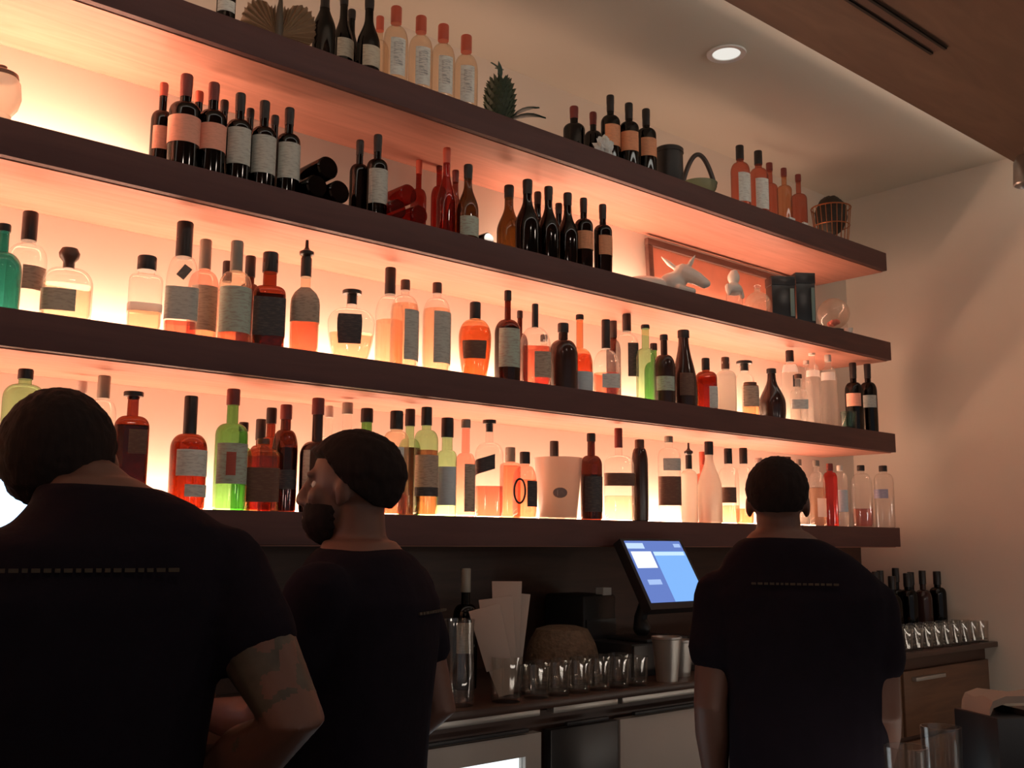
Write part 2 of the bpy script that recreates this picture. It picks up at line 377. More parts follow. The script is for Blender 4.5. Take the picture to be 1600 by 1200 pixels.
bot(1, .2, 592, 26, 30, 'rnd', 'pale', ('red', 'cap', 48), [], None, 'clear bottle half hidden behind the dark wine bottle left of the red-capped four')
bot(1, .17, 897, 167, 34, 'bord', 'wine', ('dkred', 'foil', 186), [], None, 'dark wine bottle with dark red neck, first right of the green scaly ornament', 'wine_bottle')
bot(1, .2, 927, 176, 28, 'bord', 'wine', ('dkred', 'foil', 196), [], None, 'dark wine bottle with red neck standing behind the crumpled white napkin', 'wine_bottle')
bot(1, .075, 954, 148, 30, 'bord', 'wine', ('black', 'foil', 175), [('orange', 946, 971, 199, 232)], None, 'tallest dark wine bottle with orange label, right behind the white napkin', 'wine_bottle', ut=950)
bot(1, .05, 983, 160, 31, 'bord', 'wine', ('black', 'foil', 187), [('orange', 971, 997, 210, 240)], None, 'dark wine bottle with orange label, middle of the three in a row', 'wine_bottle', ut=978)
bot(1, 0, 1010, 170, 31, 'bord', 'wine', ('black', 'foil', 197), [('orange', 1002, 1026, 220, 248)], None, 'dark wine bottle with orange label, touching the black canister', 'wine_bottle', ut=1007)
bot(1, 0, 1157, 228, 30, 'slim', 'rose', ('black', 'cap', 250), [('white', 1154, 1172, 274, 318)], None, 'amber bottle with black cap and tall white label, left one of the pair', sv=270, nv=255, nw=11, ut=1155)
bot(1, 0, 1186, 236, 30, 'slim', 'rose', ('black', 'cap', 258), [('white', 1181, 1200, 283, 330)], None, 'amber bottle with black cap and tall white label, right one of the pair', sv=280, nv=264, nw=11, ut=1183)
bot(1, .17, 1204, 256, 24, 'slim', 'rose', ('dkred', 'cap', 268), [], None, 'small brown-red bottle just right of the white-labelled amber pair', nw=9)
bot(1, .08, 1226, 264, 23, 'slim', 'amber', ('dkred', 'cap', 276), [], None, 'small brown-red bottle midway between the amber pair and wire basket', nw=8)
bot(1, .15, 1249, 272, 25, 'slim', 'rose', ('dkred', 'cap', 284), [], None, 'small brown-red bottle touching the wire basket', nw=8, ut=1244)
# ---- second shelf
bot(2, .15, 252, 131, 33, 'bord', 'wine', ('red', 'foil', 150), [('pink', 240, 266, 202, 238)], None, 'dark wine bottle with orange neck and pink label, first beside the bright wall', 'wine_bottle', ut=259)
bot(2, 0, 288, 117, 48, 'bord', 'wine', ('dkred', 'foil', 152), [('pink', 265, 312, 187, 229)], None, 'large front wine bottle with wide pink label and red neck', 'wine_bottle', ut=291)
bot(2, .17, 307, 142, 34, 'bord', 'wine', ('red', 'foil', 160), [], None, 'red-necked wine bottle hidden behind the two large pink-labelled bottles', 'wine_bottle')
bot(2, 0, 331, 129, 43, 'bord', 'wine', ('dkred', 'foil', 158), [('pink', 312, 353, 199, 240)], None, 'dark wine bottle with pink label, next to the first grey-labelled bottle', 'wine_bottle')
bot(2, .17, 347, 156, 32, 'bord', 'wine', ('black', 'foil', 175), [], None, 'dark wine bottle behind and between pink and grey labelled bottles', 'wine_bottle')
bot(2, 0, 373, 145, 39, 'bord', 'wine', ('black', 'foil', 175), [('grey', 357, 391, 205, 262)], None, 'first of three dark wine bottles with tall grey labels, from the left', 'wine_bottle', ut=371)
bot(2, .17, 388, 169, 30, 'bord', 'wine', ('black', 'foil', 185), [], None, 'short-looking dark wine bottle behind the first and second grey labels', 'wine_bottle')
bot(2, 0, 411, 157, 39, 'bord', 'wine', ('black', 'foil', 186), [('grey', 395, 430, 217, 276)], None, 'middle of three dark wine bottles with tall grey labels', 'wine_bottle', ut=409)
bot(2, .15, 427, 180, 30, 'bord', 'wine', ('black', 'foil', 196), [], None, 'dark wine bottle behind the second and third grey labels', 'wine_bottle')
bot(2, 0, 450, 168, 37, 'bord', 'wine', ('black', 'foil', 196), [('grey', 436, 468, 228, 284)], None, 'third grey-labelled wine bottle, nearest the pile of lying dark bottles', 'wine_bottle', ut=448)
bot(2, .12, 561, 219, 30, 'bord', 'wine', ('black', 'foil', 242), [], None, 'dark upright wine bottle rising behind the pile of lying dark bottles', 'wine_bottle')
bot(2, 0, 589, 210, 33, 'bord', 'wine', ('black', 'foil', 238), [('grey', 577, 606, 268, 322)], None, 'dark wine bottle with grey label between dark and red lying piles', 'wine_bottle', ut=587)
bot(2, .31, 653, 250, 25, 'bord', 'garnet', ('red', 'foil', 272), [], None, 'red-necked bottle farthest back above the red lying bottles', 'wine_bottle')
bot(2, .31, 685, 241, 25, 'bord', 'garnet', ('dkred', 'foil', 266), [], None, 'red bottle, second upright behind the red lying pile', 'wine_bottle')
bot(2, .10, 697, 231, 30, 'burg', 'garnet', ('red', 'foil', 255), [], None, 'tallest red bottle upright at the end of the red lying pile', 'wine_bottle')
bot(2, .16, 711, 266, 26, 'burg', 'dkamber', ('dkred', 'foil', 285), [], None, 'shorter dark red bottle tucked behind the olive sloping bottle', 'wine_bottle')
bot(2, 0, 731, 257, 34, 'burg', 'olive', ('black', 'foil', 280), [('green', 720, 748, 342, 372)], None, 'olive sloping wine bottle with green label right of the red pile', 'wine_bottle', ut=729)
bot(2, .16, 795, 290, 38, 'burg', 'olive', ('black', 'foil', 310), [], None, 'olive sloping wine bottle, first left in the dark group of six', 'wine_bottle')
bot(2, .05, 824, 281, 38, 'burg', 'wine', ('black', 'foil', 304), [], None, 'tallest dark sloping wine bottle, second in the group of six', 'wine_bottle', ut=823)
bot(2, .2, 840, 300, 28, 'burg', 'wine', ('black', 'foil', 320), [], None, 'dark wine bottle almost hidden behind the second and third of six', 'wine_bottle')
bot(2, .05, 857, 291, 33, 'burg', 'wine', ('black', 'foil', 314), [], None, 'dark sloping wine bottle, third in the group of six', 'wine_bottle', ut=854)
bot(2, .18, 873, 318, 27, 'burg', 'wine', ('black', 'foil', 335), [], None, 'dark wine bottle almost hidden behind the third and fourth of six', 'wine_bottle')
bot(2, .05, 887, 301, 33, 'burg', 'wine', ('black', 'foil', 322), [], None, 'dark sloping wine bottle, fourth in the group of six', 'wine_bottle', ut=884)
bot(2, .05, 912, 309, 29, 'bord', 'wine', ('black', 'foil', 333), [('orange', 902, 927, 364, 392)], None, 'dark wine bottle with dull orange label, fifth in the group of six', 'wine_bottle', ut=909)
bot(2, .05, 942, 319, 29, 'bord', 'wine', ('black', 'foil', 343), [('orange', 936, 957, 371, 401)], None, 'dark wine bottle with orange label, last of the group beside bare wall', 'wine_bottle', ut=939)
# ---- third shelf
bot(3, 0, 3, 350, 60, 'rnd', 'teal', ('black', 'cap', 362), [], None, 'teal green bottle cut by the left edge of the photo', sv=425, nv=395, nw=17)
bot(3, .15, 41, 331, 58, 'tall', 'clear', ('black', 'cap', 376), [('tan', 36, 68, 420, 457)], None, 'clear bottle with tall black cap right behind the teal bottle', ut=45, sv=408, nv=382, nw=20)
bot(3, 0, 107, 387, 74, 'low', 'clear', ('brown', 'ball', 420), [('cream', 74, 120, 458, 492)], ('pale', 448), 'wide low clear bottle with brown ball stopper', ut=113, sv=448, nv=420, nw=18)
bot(3, 0, 228, 402, 50, 'sq', 'clear', ('black', 'cap', 423), [('bright', 203, 256, 477, 490)], ('peach', 488), 'square clear bottle with black stopper and white band round it', ut=235, sv=440, nv=430, nw=25)
tagged = bot(3, .07, 284, 347, 49, 'sq', 'clear', ('black', 'cap', 402), [('grey', 261, 309, 452, 503)], ('rose', 505), 'tall black-capped bottle with grey label and hang tag', ut=286, sv=452, nv=402, nw=22)
bot(3, .16, 317, 374, 46, 'rnd', 'pink', ('grey', 'cap', 421), [('tan', 300, 338, 450, 520)], ('peach', 505), 'bottle with tall grey neck right behind the hang-tag bottle', ut=316, sv=450, nv=424, nw=16)
bot(3, .25, 352, 408, 32, 'rnd', 'clear', ('black', 'cap', 440), [], None, 'small black-necked bottle behind the two grey-necked bottles', nw=13)
bot(3, 0, 367, 377, 50, 'tall', 'pale', ('grey', 'cap', 424), [('green', 345, 391, 452, 523)], ('rose', 520), 'bottle with tall grey neck and big greenish label', ut=369, sv=450, nv=425, nw=17)
bot(3, .2, 388, 400, 36, 'rnd', 'brown', ('black', 'cap', 433), [], None, 'black-capped bottle peeping out behind the greenish label', nw=14)
bot(3, 0, 420, 394, 50, 'sq', 'dkamber', ('black', 'cap', 426), [('dark', 402, 445, 468, 528)], ('brown', 462), 'square dark whiskey bottle with black label', ut=417, sv=462, nv=448, nw=21)
bot(3, 0, 476, 375, 44, 'sq', 'pale', ('black', 'spout', 433), [('tan', 456, 498, 450, 506)], ('rose', 500), 'square amber bottle with tall pour spout', ut=478, sv=478, nv=455, nw=15)
bot(3, .085, 549, 454, 73, 'squat', 'clear', ('black', 'tstop', 476), [('dark', 531, 566, 494, 540)], ('peach', 522), 'wide squat rounded bottle with dark arched label', ut=549, sv=505, nv=482, nw=17)
bot(3, .14, 608, 419, 44, 'rnd', 'clear', ('black', 'cap', 460), [], ('peach', 502), 'clear peach bottle with tall black cap behind the grey-label pair', ut=611, sv=495, nv=463, nw=15)
bot(3, 0, 632, 438, 44, 'rnd', 'clear', ('brown', 'cap', 454), [('grey', 632, 655, 487, 565)], ('peach', 476), 'pale amber bottle with tall grey label, left one of the matching pair', ut=634, sv=490, nv=462, nw=13)
bot(3, 0, 682, 442, 44, 'rnd', 'clear', ('brown', 'cap', 459), [('grey', 678, 705, 490, 570)], ('peach', 484), 'pale amber bottle with tall grey label, right one of the matching pair', ut=682, sv=496, nv=466, nw=13)
bot(3, 0, 742, 473, 51, 'urn', 'amber', ('black', 'cap', 499), [('brown', 724, 760, 535, 563)], ('amber', 512), 'amber bottle with broad shoulders tapering to a narrow base', ut=743, sv=528, nv=500, nw=15)
bot(3, 0, 793, 454, 41, 'rnd', 'brown', ('black', 'cap', 470), [('green', 780, 812, 516, 576)], ('brown', 512), 'dark brown bottle with long thin neck and pale green label', ut=792, sv=522, nv=500, nw=10)
bot(3, .2, 812, 485, 26, 'rnd', 'brown', ('black', 'cap', 497), [], None, 'slim dark bottle hidden behind the pale green label bottle', ut=808, nw=8)
bot(3, 0, 836, 475, 48, 'low', 'clear', ('black', 'cap', 512), [('tan', 836, 860, 552, 592)], ('rose', 543), 'decanter-like bottle half full of red liquor with thin cone neck', ut=835, sv=545, nv=512, nw=9)
bot(3, .17, 850, 523, 30, 'rnd', 'clear', ('black', 'cap', 534), [], ('rose', 560), 'small dark-capped bottle peeping out behind the red decanter', nw=10, ut=848)
bot(3, 0, 880, 505, 46, 'rnd', 'opaque', ('black', 'cap', 520), [], None, 'stout dark brown bottle right of the red decanter', ut=877, sv=557, nv=532, nw=15)
bot(3, .08, 906, 491, 40, 'rnd', 'amber', ('black', 'cap', 500), [('bluewhite', 903, 927, 583, 612)], ('rose', 555), 'long-necked reddish bottle with pale label at the bottom', ut=901, sv=570, nv=545, nw=11)
bot(3, .055, 947, 499, 41, 'low', 'clear', ('black', 'cap', 545), [('white', 942, 970, 586, 608)], ('rose', 584), 'half empty clear bottle with tall black cap and red liquor', ut=942, sv=582, nv=548, nw=12)
bot(3, .27, 959, 492, 23, 'rnd', 'brown', ('black', 'cap', 528), [], None, 'dark slim bottle behind the half empty red one', ut=962, nw=10)
bot(3, .15, 980, 491, 34, 'sq', 'clear', ('black', 'cap', 518), [('dark', 982, 996, 538, 590)], None, 'tall clear bottle with narrow black label', ut=978, sv=540, nv=522, nw=12)
bot(3, 0, 1009, 507, 30, 'rnd', 'ltgreen', ('black', 'cap', 514), [], None, 'pale green slender bottle on the third shelf', ut=1004, sv=560, nv=545, nw=12)
bot(3, .2, 1022, 537, 30, 'rnd', 'green', ('black', 'cap', 548), [], None, 'low green bottle behind the pale green slender one', nw=10)
bot(3, 0, 1038, 522, 34, 'rnd', 'opaque', ('black', 'cap', 532), [('green', 1026, 1053, 590, 612)], None, 'dark bottle with green label beside the large cone-shaped bottle', ut=1031, sv=575, nv=555, nw=11)
bot(3, 0, 1069, 516, 40, 'cone', 'opaque', ('black', 'cap', 529), [('brown', 1062, 1084, 585, 620)], None, 'large dark cone-shaped bottle on the third shelf', ut=1066, sv=605, nv=530, nw=16)
bot(3, 0, 1103, 559, 33, 'sq', 'dkamber', ('black', 'cap', 579), [('white', 1108, 1119, 605, 642)], ('rose', 590), 'red-brown square bottle with narrow white label strip', ut=1097, sv=592, nv=581, nw=11)
bot(3, 0, 1134, 557, 31, 'sq', 'milk', ('brown', 'cap', 577), [], None, 'milky white square bottle with brown cap', ut=1126, sv=592, nv=580, nw=11)
bot(3, .14, 1164, 564, 30, 'sq', 'clear', ('black', 'tstop', 580), [], None, 'clear bottle with wide flat dark stopper', ut=1160, sv=605, nv=585, nw=14)
bot(3, .045, 1172, 598, 25, 'sq', 'amber', ('brown', 'cap', 604), [('tan', 1160, 1185, 604, 636)], None, 'short orange bottle with brown label in front of the flat stopper', sv=606, nv=602, nw=18)
bot(3, .06, 1206, 574, 42, 'jug', 'opaque', ('black', 'cap', 584), [], None, 'round dark brown jug with a small neck handle', 'liquor_jug', ut=1193, sv=632, nv=590, nw=13)
bot(3, .12, 1236, 548, 27, 'sq', 'clear', ('black', 'cap', 566), [('bright', 1225, 1246, 571, 583), ('dark', 1240, 1250, 588, 606)], None, 'clear bottle with black cap, white neck and small black label', ut=1234, sv=590, nv=568, nw=11)
bot(3, .05, 1248, 585, 26, 'sq', 'clear', ('brown', 'cap', 592), [('white', 1238, 1260, 625, 640)], None, 'low clear bottle in front of the white-necked one', nw=10)
bot(3, .14, 1271, 545, 22, 'slim', 'clear', ('white', 'cap', 556), [('bright', 1262, 1284, 580, 590)], None, 'tall clear bottle with white shoulder band, left of two', sv=586, nv=570, nw=9)
bot(3, .08, 1296, 555, 25, 'slim', 'clear', ('white', 'cap', 566), [('bright', 1285, 1306, 583, 596)], None, 'tall clear bottle with white shoulder band, right of two', ut=1294, sv=592, nv=574, nw=9)
bot(3, .26, 1262, 560, 17, 'slim', 'clear', ('ltgrey', 'cap', 570), [], None, 'thin clear bottle behind the two white-banded ones', nw=8)
bot(3, .12, 1335, 567, 27, 'bord', 'wine', ('black', 'foil', 592), [('pink', 1324, 1345, 616, 636)], None, 'dark wine bottle with pinkish label near the third shelf end', 'wine_bottle', ut=1333, sv=612, nv=598)
bot(3, .12, 1358, 566, 26, 'bord', 'wine', ('black', 'foil', 592), [('grey', 1348, 1369, 619, 638)], None, 'dark wine bottle with grey label, last on the third shelf', 'wine_bottle', ut=1356, sv=612, nv=598)
# ---- lowest shelf
bot(4, 0, 31, 576, 62, 'rnd', 'ltgreen', ('black', 'cap', 592), [], None, 'large pale green bottle at the left edge behind a head', ut=31, sv=622, nv=600, nw=20)
bot(4, .27, 120, 595, 34, 'rnd', 'clear', ('ltgrey', 'cap', 614), [], None, 'grey-capped bottle just peeping above the left head', nw=14)
bot(4, .15, 155, 586, 42, 'rnd', 'clear', ('grey', 'cap', 622), [], None, 'clear bottle with tall grey cap right beside the left head', ut=151, sv=650, nv=624, nw=17)
bot(4, 0, 203, 612, 52, 'sq', 'dkamber', ('black', 'tstop', 624), [('brown', 200, 222, 672, 710)], ('brown', 665), 'dark amber square bottle with flat stopper right of the left head', ut=205, sv=668, nv=650, nw=17)
bot(4, 0, 294, 619, 56, 'rnd', 'dkamber', ('black', 'cap', 678), [('white', 277, 324, 704, 745), ('white', 291, 324, 758, 777)], ('amber', 692), 'brown bottle with tall black neck and two white labels', ut=298, sv=702, nv=678, nw=18)
bot(4, 0, 360, 608, 50, 'rnd', 'green', ('dkred', 'cap', 633), [('green', 340, 386, 694, 757), ('redfig', 354, 368, 708, 744)], None, 'tall green bottle with pale label showing a red figure', ut=363, sv=680, nv=662, nw=18)
bot(4, .2, 378, 660, 30, 'rnd', 'green', ('black', 'cap', 674), [], None, 'short dark-capped bottle behind the tall green one', ut=381, nw=13)
bot(4, .27, 405, 655, 36, 'rnd', 'dkamber', ('black', 'cap', 688), [], None, 'black-necked bottle behind the small square amber one', ut=406, nw=14)
bot(4, .17, 421, 637, 34, 'rnd', 'dkamber', ('black', 'cap', 662), [], None, 'taller black-capped bottle behind the small square amber one', nw=14, ut=420)
bot(4, 0, 410, 686, 52, 'sq', 'amber', ('brown', 'cap', 694), [('brown', 392, 432, 732, 785)], ('rose', 714), 'small square amber bottle with brown label in front', ut=414, sv=714, nv=700, nw=17)
bot(4, .1, 444, 632, 40, 'rnd', 'brown', ('dkred', 'cap', 655), [('dark', 430, 462, 735, 765)], ('brown', 700), 'dark red-brown bottle with paler neck beside the amber square one', ut=442, sv=704, nv=672, nw=16)
bot(4, 0, 494, 622, 52, 'rnd', 'opaque', ('dkred', 'cap', 648), [('grey', 474, 484, 705, 780)], None, 'dark bottle with bright green neck left of the bearded face', sv=712, nv=690, nw=17, ut=494)
bot(4, .27, 511, 634, 30, 'rnd', 'clear', ('ltgrey', 'cap', 652), [], None, 'faint grey-capped bottle above the middle head, left of two', nw=12)
bot(4, .18, 540, 629, 34, 'rnd', 'clear', ('grey', 'cap', 647), [], None, 'clear grey-capped bottle rising above the middle head', nw=15)
bot(4, .12, 571, 638, 40, 'rnd', 'green', ('black', 'cap', 660), [], None, 'dark-capped bottle directly above the middle head', nw=17)
bot(4, .05, 618, 642, 40, 'rnd', 'pale', ('black', 'cap', 671), [('white', 602, 630, 700, 772)], ('rose', 773), 'clear bottle with black cap just right of the middle head', ut=617, sv=690, nv=674, nw=18)
bot(4, .14, 639, 639, 36, 'rnd', 'ltgreen', ('black', 'cap', 666), [], ('brown', 700), 'bottle with black cap, second right of the middle head', ut=638, nw=14)
bot(4, .05, 665, 636, 38, 'rnd', 'ltgreen', ('black', 'cap', 665), [('tan', 649, 683, 712, 762), ('dark', 649, 683, 762, 776)], ('rose', 704), 'pale bottle with grey label, third right of the middle head', ut=663, sv=690, nv=672, nw=15)
bot(4, .06, 698, 653, 31, 'rnd', 'ltgreen', ('black', 'cap', 684), [('bluewhite', 684, 712, 730, 790)], None, 'green-necked bottle with pale blue lower label', ut=698, sv=716, nv=704, nw=17)
bot(4, .06, 727, 655, 32, 'rnd', 'pink', ('grey', 'cap', 669), [('tan', 726, 742, 726, 800)], None, 'clear pinkish bottle left of the diagonal black label', ut=725, sv=728, nv=708, nw=13)
bot(4, 0, 764, 656, 44, 'sq', 'clear', ('black', 'tstop', 675), [('dark', 743, 773, 718, 741, .10)], ('rose', 760), 'clear bottle with tilted black label across its front', ut=761, sv=712, nv=692, nw=12)
bot(4, .16, 797, 699, 32, 'sq', 'pink', ('grey', 'cap', 722), [], ('peach', 728), 'small peach bottle with clear stopper left of the oval ring label', ut=796, sv=728, nv=723, nw=14)
ringed = bot(4, 0, 820, 706, 38, 'rnd', 'pink', ('black', 'cap', 725), [('dark', 824, 840, 752, 792)], ('peach', 750), 'small round bottle with dark oval ring on it', ut=818, sv=758, nv=728, nw=14)
bot(4, .2, 866, 689, 34, 'rnd', 'clear', ('black', 'cap', 714), [], None, 'black-capped bottle rising behind the frosted ice bucket', ut=864, nw=12)
bot(4, 0, 924, 677, 34, 'rnd', 'brown', ('black', 'cap', 690), [('dark', 914, 940, 745, 800)], ('brown', 742), 'dark bottle right beside the frosted ice bucket', ut=922, sv=728, nv=712, nw=12)
bot(4, .08, 967, 669, 46, 'sq', 'clear', ('dkred', 'cap', 700), [('brown', 946, 990, 740, 760)], ('pale', 775), 'broad clear bottle with brown band and red tapered neck', ut=964, sv=728, nv=712, nw=11)
bot(4, 0, 1000, 687, 26, 'rnd', 'opaque', ('brown', 'cap', 702), [], None, 'opaque red-brown bottle in front of the broad clear one', ut=998, sv=728, nv=700, nw=13)
bot(4, .08, 1046, 682, 34, 'sq', 'clear', ('grey', 'cap', 692), [('grey', 1039, 1062, 717, 736), ('brown', 1031, 1062, 745, 790)], None, 'clear bottle with grey label above brown label', ut=1047, sv=715, nv=700, nw=12)
bot(4, .1, 1077, 692, 26, 'slim', 'milk', ('black', 'spout', 733), [], None, 'white bottle with dark pour spout', ut=1076, sv=745, nv=735, nw=9)
bot(4, 0, 1109, 690, 38, 'cone', 'milk', ('black', 'cap', 711), [], None, 'white cone-shaped bottle with black cap', ut=1107, sv=765, nv=712, nw=12)
bot(4, .2, 1098, 706, 24, 'slim', 'rose', ('red', 'cap', 727), [], None, 'red-topped bottle half behind the white cone-shaped one', nw=8)
bot(4, .06, 1139, 701, 32, 'rnd', 'clear', ('black', 'cap', 725), [('brown', 1126, 1150, 762, 786)], ('peach', 790), 'clear bottle with black cap, first right of the white cone', ut=1137, sv=748, nv=730, nw=11)
bot(4, .12, 1163, 700, 28, 'rnd', 'clear', ('black', 'cap', 725), [], ('amber', 795), 'clear bottle with black cap close left of the right head', ut=1161, sv=748, nv=730, nw=11)
bot(4, .13, 1187, 716, 26, 'rnd', 'clear', ('ltgrey', 'cap', 724), [], None, 'grey-capped clear bottle left of the right head top', nw=10)
bot(4, .24, 1232, 714, 24, 'rnd', 'clear', ('black', 'cap', 726), [], None, 'dark-capped bottle, first above the right head', nw=10)
bot(4, .14, 1249, 718, 24, 'rnd', 'clear', ('grey', 'cap', 728), [], None, 'dark-capped bottle, second above the right head', nw=9)
bot(4, .07, 1277, 719, 26, 'slim', 'clear', ('grey', 'cap', 729), [('bright', 1277, 1290, 779, 808)], ('peach', 762), 'clear bottle with bright white label right of the right head', ut=1271, sv=760, nv=738, nw=9)
bot(4, 0, 1298, 724, 21, 'sq', 'red', ('dkred', 'cap', 736), [], None, 'bright red bottle near the right end of the lowest shelf', ut=1291, sv=748, nv=738, nw=9)
bot(4, .07, 1314, 727, 22, 'rnd', 'clear', ('white', 'cap', 736), [('bluewhite', 1310, 1324, 766, 800)], None, 'clear bottle with white cap next to the red bottle', ut=1308, sv=752, nv=738, nw=8)
bot(4, .05, 1347, 727, 30, 'sq', 'clear', ('black', 'cap', 736), [], ('rose', 795), 'clear pinkish bottle, second from the lowest shelf end', ut=1343, sv=756, nv=740, nw=10)
bot(4, 0, 1382, 728, 28, 'sq', 'clear', ('black', 'cap', 737), [('blue', 1368, 1388, 765, 779)], None, 'clear bottle with small blue label, last on the lowest shelf', ut=1382, sv=752, nv=740, nw=11)
# ------------------------------------------------------------------ small extras on bottles
M_paper = paper('tag_card', (.16, .13, .11), (.5, .45, .4), .2)
def local(o, p): return (Matrix.Translation(o.location) @ o.rotation_euler.to_matrix().to_4x4()).inverted() @ Vector(p)
p = local(tagged, at(288, 425, tagged.location.y-.04))
b = B(); box(b, -.011, .011, -.001, .001, -.017, .017); bmesh.ops.rotate(b, verts=b.verts, matrix=Matrix.Rotation(math.radians(35), 3, 'Y'))
obj('hang_tag', b, M_paper, tagged, p)
p = local(ringed, at(812, 767, ringed.location.y-.032))
b = B(); M = Matrix.Rotation(math.radians(-46-8), 4, 'Z'); pts = [M @ Vector((.0175*math.cos(2*PI*i/28), 0, .037*math.sin(2*PI*i/28))) for i in range(28)]
tube(b, pts+[pts[0]], .0032, 8, closed=False); obj('oval_emblem', b, surf('emblem_black', (.03, .018, .016), .5), ringed, p)

# ------------------------------------------------------------------ bottles lying on the second shelf
def lying(u, z, R, H, tint, label, front=.006, foil='black'):
    y = D+front; X = x_on(u, y, z)
    t = thing('wine_bottle', label, 'bottle', (X, y, z), (-PI/2, 0, 0), 'wine bottles lying on the second shelf')
    bottle(t, H, R, TY['bord'], tint, (foil, .26, 'foil'), [], None)
r = .0325
lying(496, SH[2]+r+.001, r, .3, 'wine', 'dark wine bottle lying flat, lower left of the dark pile')
lying(531, SH[2]+r+.001, r, .3, 'wine', 'dark wine bottle lying flat, lower right of the dark pile')
lying(513, SH[2]+r+.06, r, .3, 'wine', 'dark wine bottle lying on top of the dark pile')
r = .0295
lying(622, SH[2]+r+.001, r, .235, 'garnet', 'red bottle lying flat, lower left of the red pile', .012, 'dkred')
lying(656, SH[2]+r+.001, r, .235, 'garnet', 'red bottle lying flat, lower right of the red pile', .012, 'dkred')
lying(639, SH[2]+r+.054, r, .235, 'garnet', 'red bottle lying on top of the red pile', .012, 'dkred')
lying(764, SH[2]+.0235, .022, .2, 'wine', 'small dark bottle lying low between two olive sloping bottles', .05)

# ------------------------------------------------------------------ ornaments
def on(k, u, dy, z=0): y = D+dy; return Vector((x_on(u, y, SH[k]+.06), y, SH[k]+z))
def vang(u): return YAW+math.atan((u-800)/FPX)
M_fan = surf('ornament_bronze', (.30, .19, .11), .5, var=.25, scale=40)
t = thing('butterfly_ornament', 'ribbed brown butterfly-like ornament at the upper left of the top shelf', 'ornament', on(1, 436, .085), (0, 0, -vang(437)*.9))
for s in (-1, 1):
    b = B(); n, m = 44, 10; g = []
    for i in range(n+1):
        th = math.radians(-14+100*i/n); L = .088+.05*math.sin(PI*min(1, i/n*1.15))**.7+.004*math.cos(i*1.9)
        g.append([(s*(.006+(L*j/m)*math.cos(th)*.74), .006*math.sin(i*PI/2)*j/m+s*.0+.01*j/m, .045+(L*j/m)*math.sin(th)) for j in range(m+1)])
    f = [[b.verts.new((x, y-.0015, z)) for x, y, z in r_] for r_ in g]; k_ = [[b.verts.new((x, y+.0015, z)) for x, y, z in r_] for r_ in g]
    for i in range(n):
        for j in range(m):
            b.faces.new((f[i][j], f[i][j+1], f[i+1][j+1], f[i+1][j])); b.faces.new((k_[i][j], k_[i+1][j], k_[i+1][j+1], k_[i][j+1]))
    for i in range(n):
        b.faces.new((f[i][m], k_[i][m], k_[i+1][m], f[i+1][m]))
    for i in (0, n):
        for j in range(m): b.faces.new((f[i][j], k_[i][j], k_[i][j+1], f[i][j+1]))
    obj('wing', b, M_fan, t)
b = B(); tube(b, [(0, 0, .012), (0, -.002, .06), (0, 0, .12), (.002, -.004, .16)], [.006, .012, .009, .004]); obj('stem', b, surf('ornament_dark', (.09, .07, .05), .4), t)
b = B(); lathe(b, [(0, 0), (.034, 0), (.034, .006), (.02, .012), (0, .014)], 24); obj('foot', b, surf('ornament_foot', (.35, .34, .28), .35), t)

t = thing('pineapple_ornament', 'dark green scaly pineapple-like ornament on the top shelf', 'ornament', on(1, 781, .085)); t.scale = (1.2, 1.2, 1.15)
b = B(); ball(b, (0, 0, .075), (.038, .038, .074))
for i in range(150):
    a = i*2.39996; zz = .008+.134*(i/150); rr = .038*math.sqrt(max(0, 1-((zz-.075)/.075)**2))
    c = Vector((rr*math.cos(a), rr*math.sin(a), zz)); o_ = Vector((math.cos(a), math.sin(a), .5)).normalized(); s_ = Vector((-math.sin(a), math.cos(a), 0)); w_ = .0075
    v = [b.verts.new(c+s_*w_-Vector((0, 0, .004))), b.verts.new(c-s_*w_-Vector((0, 0, .004))), b.verts.new(c+o_*.011+Vector((0, 0, .008))), b.verts.new(c+Vector((0, 0, .01)))]
    for q in ((0, 1, 2), (1, 3, 2), (3, 0, 2), (0, 3, 1)): b.faces.new([v[x] for x in q])
obj('scaly_body', b, surf('pine_green', (.055, .075, .04), .5, var=.4, scale=60), t)
def leaf(b, base, tip, w):
    base, tip = Vector(base), Vector(tip); d = tip-base; sd = d.cross(Vector((0, 0, 1))); sd = sd.normalized() if sd.length > 1e-4 else Vector((1, 0, 0))
    up_ = sd.cross(d).normalized(); rows = []
    for i in range(7):
        u_ = i/6; ww = w*math.sin(PI*(.12+.86*u_))
        c = base+d*u_+up_*.012*math.sin(PI*u_)
        rows.append((b.verts.new(c+sd*ww), b.verts.new(c-up_*.0035), b.verts.new(c-sd*ww), b.verts.new(c+up_*.002)))
    for A, Z in zip(rows, rows[1:]):
        for q in range(4): b.faces.new((A[q], A[(q+1) % 4], Z[(q+1) % 4], Z[q]))
    b.faces.new(rows[0]); b.faces.new(rows[-1][::-1])
ml = surf('leaf_green', (.05, .10, .08), .4, var=.3, scale=30)
for i, (q, L) in enumerate(((2.6, .05), (1.5, .045), (.4, .04), (3.8, .045))):
    b = B(); leaf(b, (0, 0, .145), (L*.5*math.cos(q), L*.5*math.sin(q), .145+L), .007); obj('leaf', b, ml, t)
for tip in ((.10, -.05, .075), (.115, -.06, .045), (.085, .03, .06)):
    b = B(); leaf(b, (.03, 0, .03), tip, .017); obj('leaf', b, ml, t)

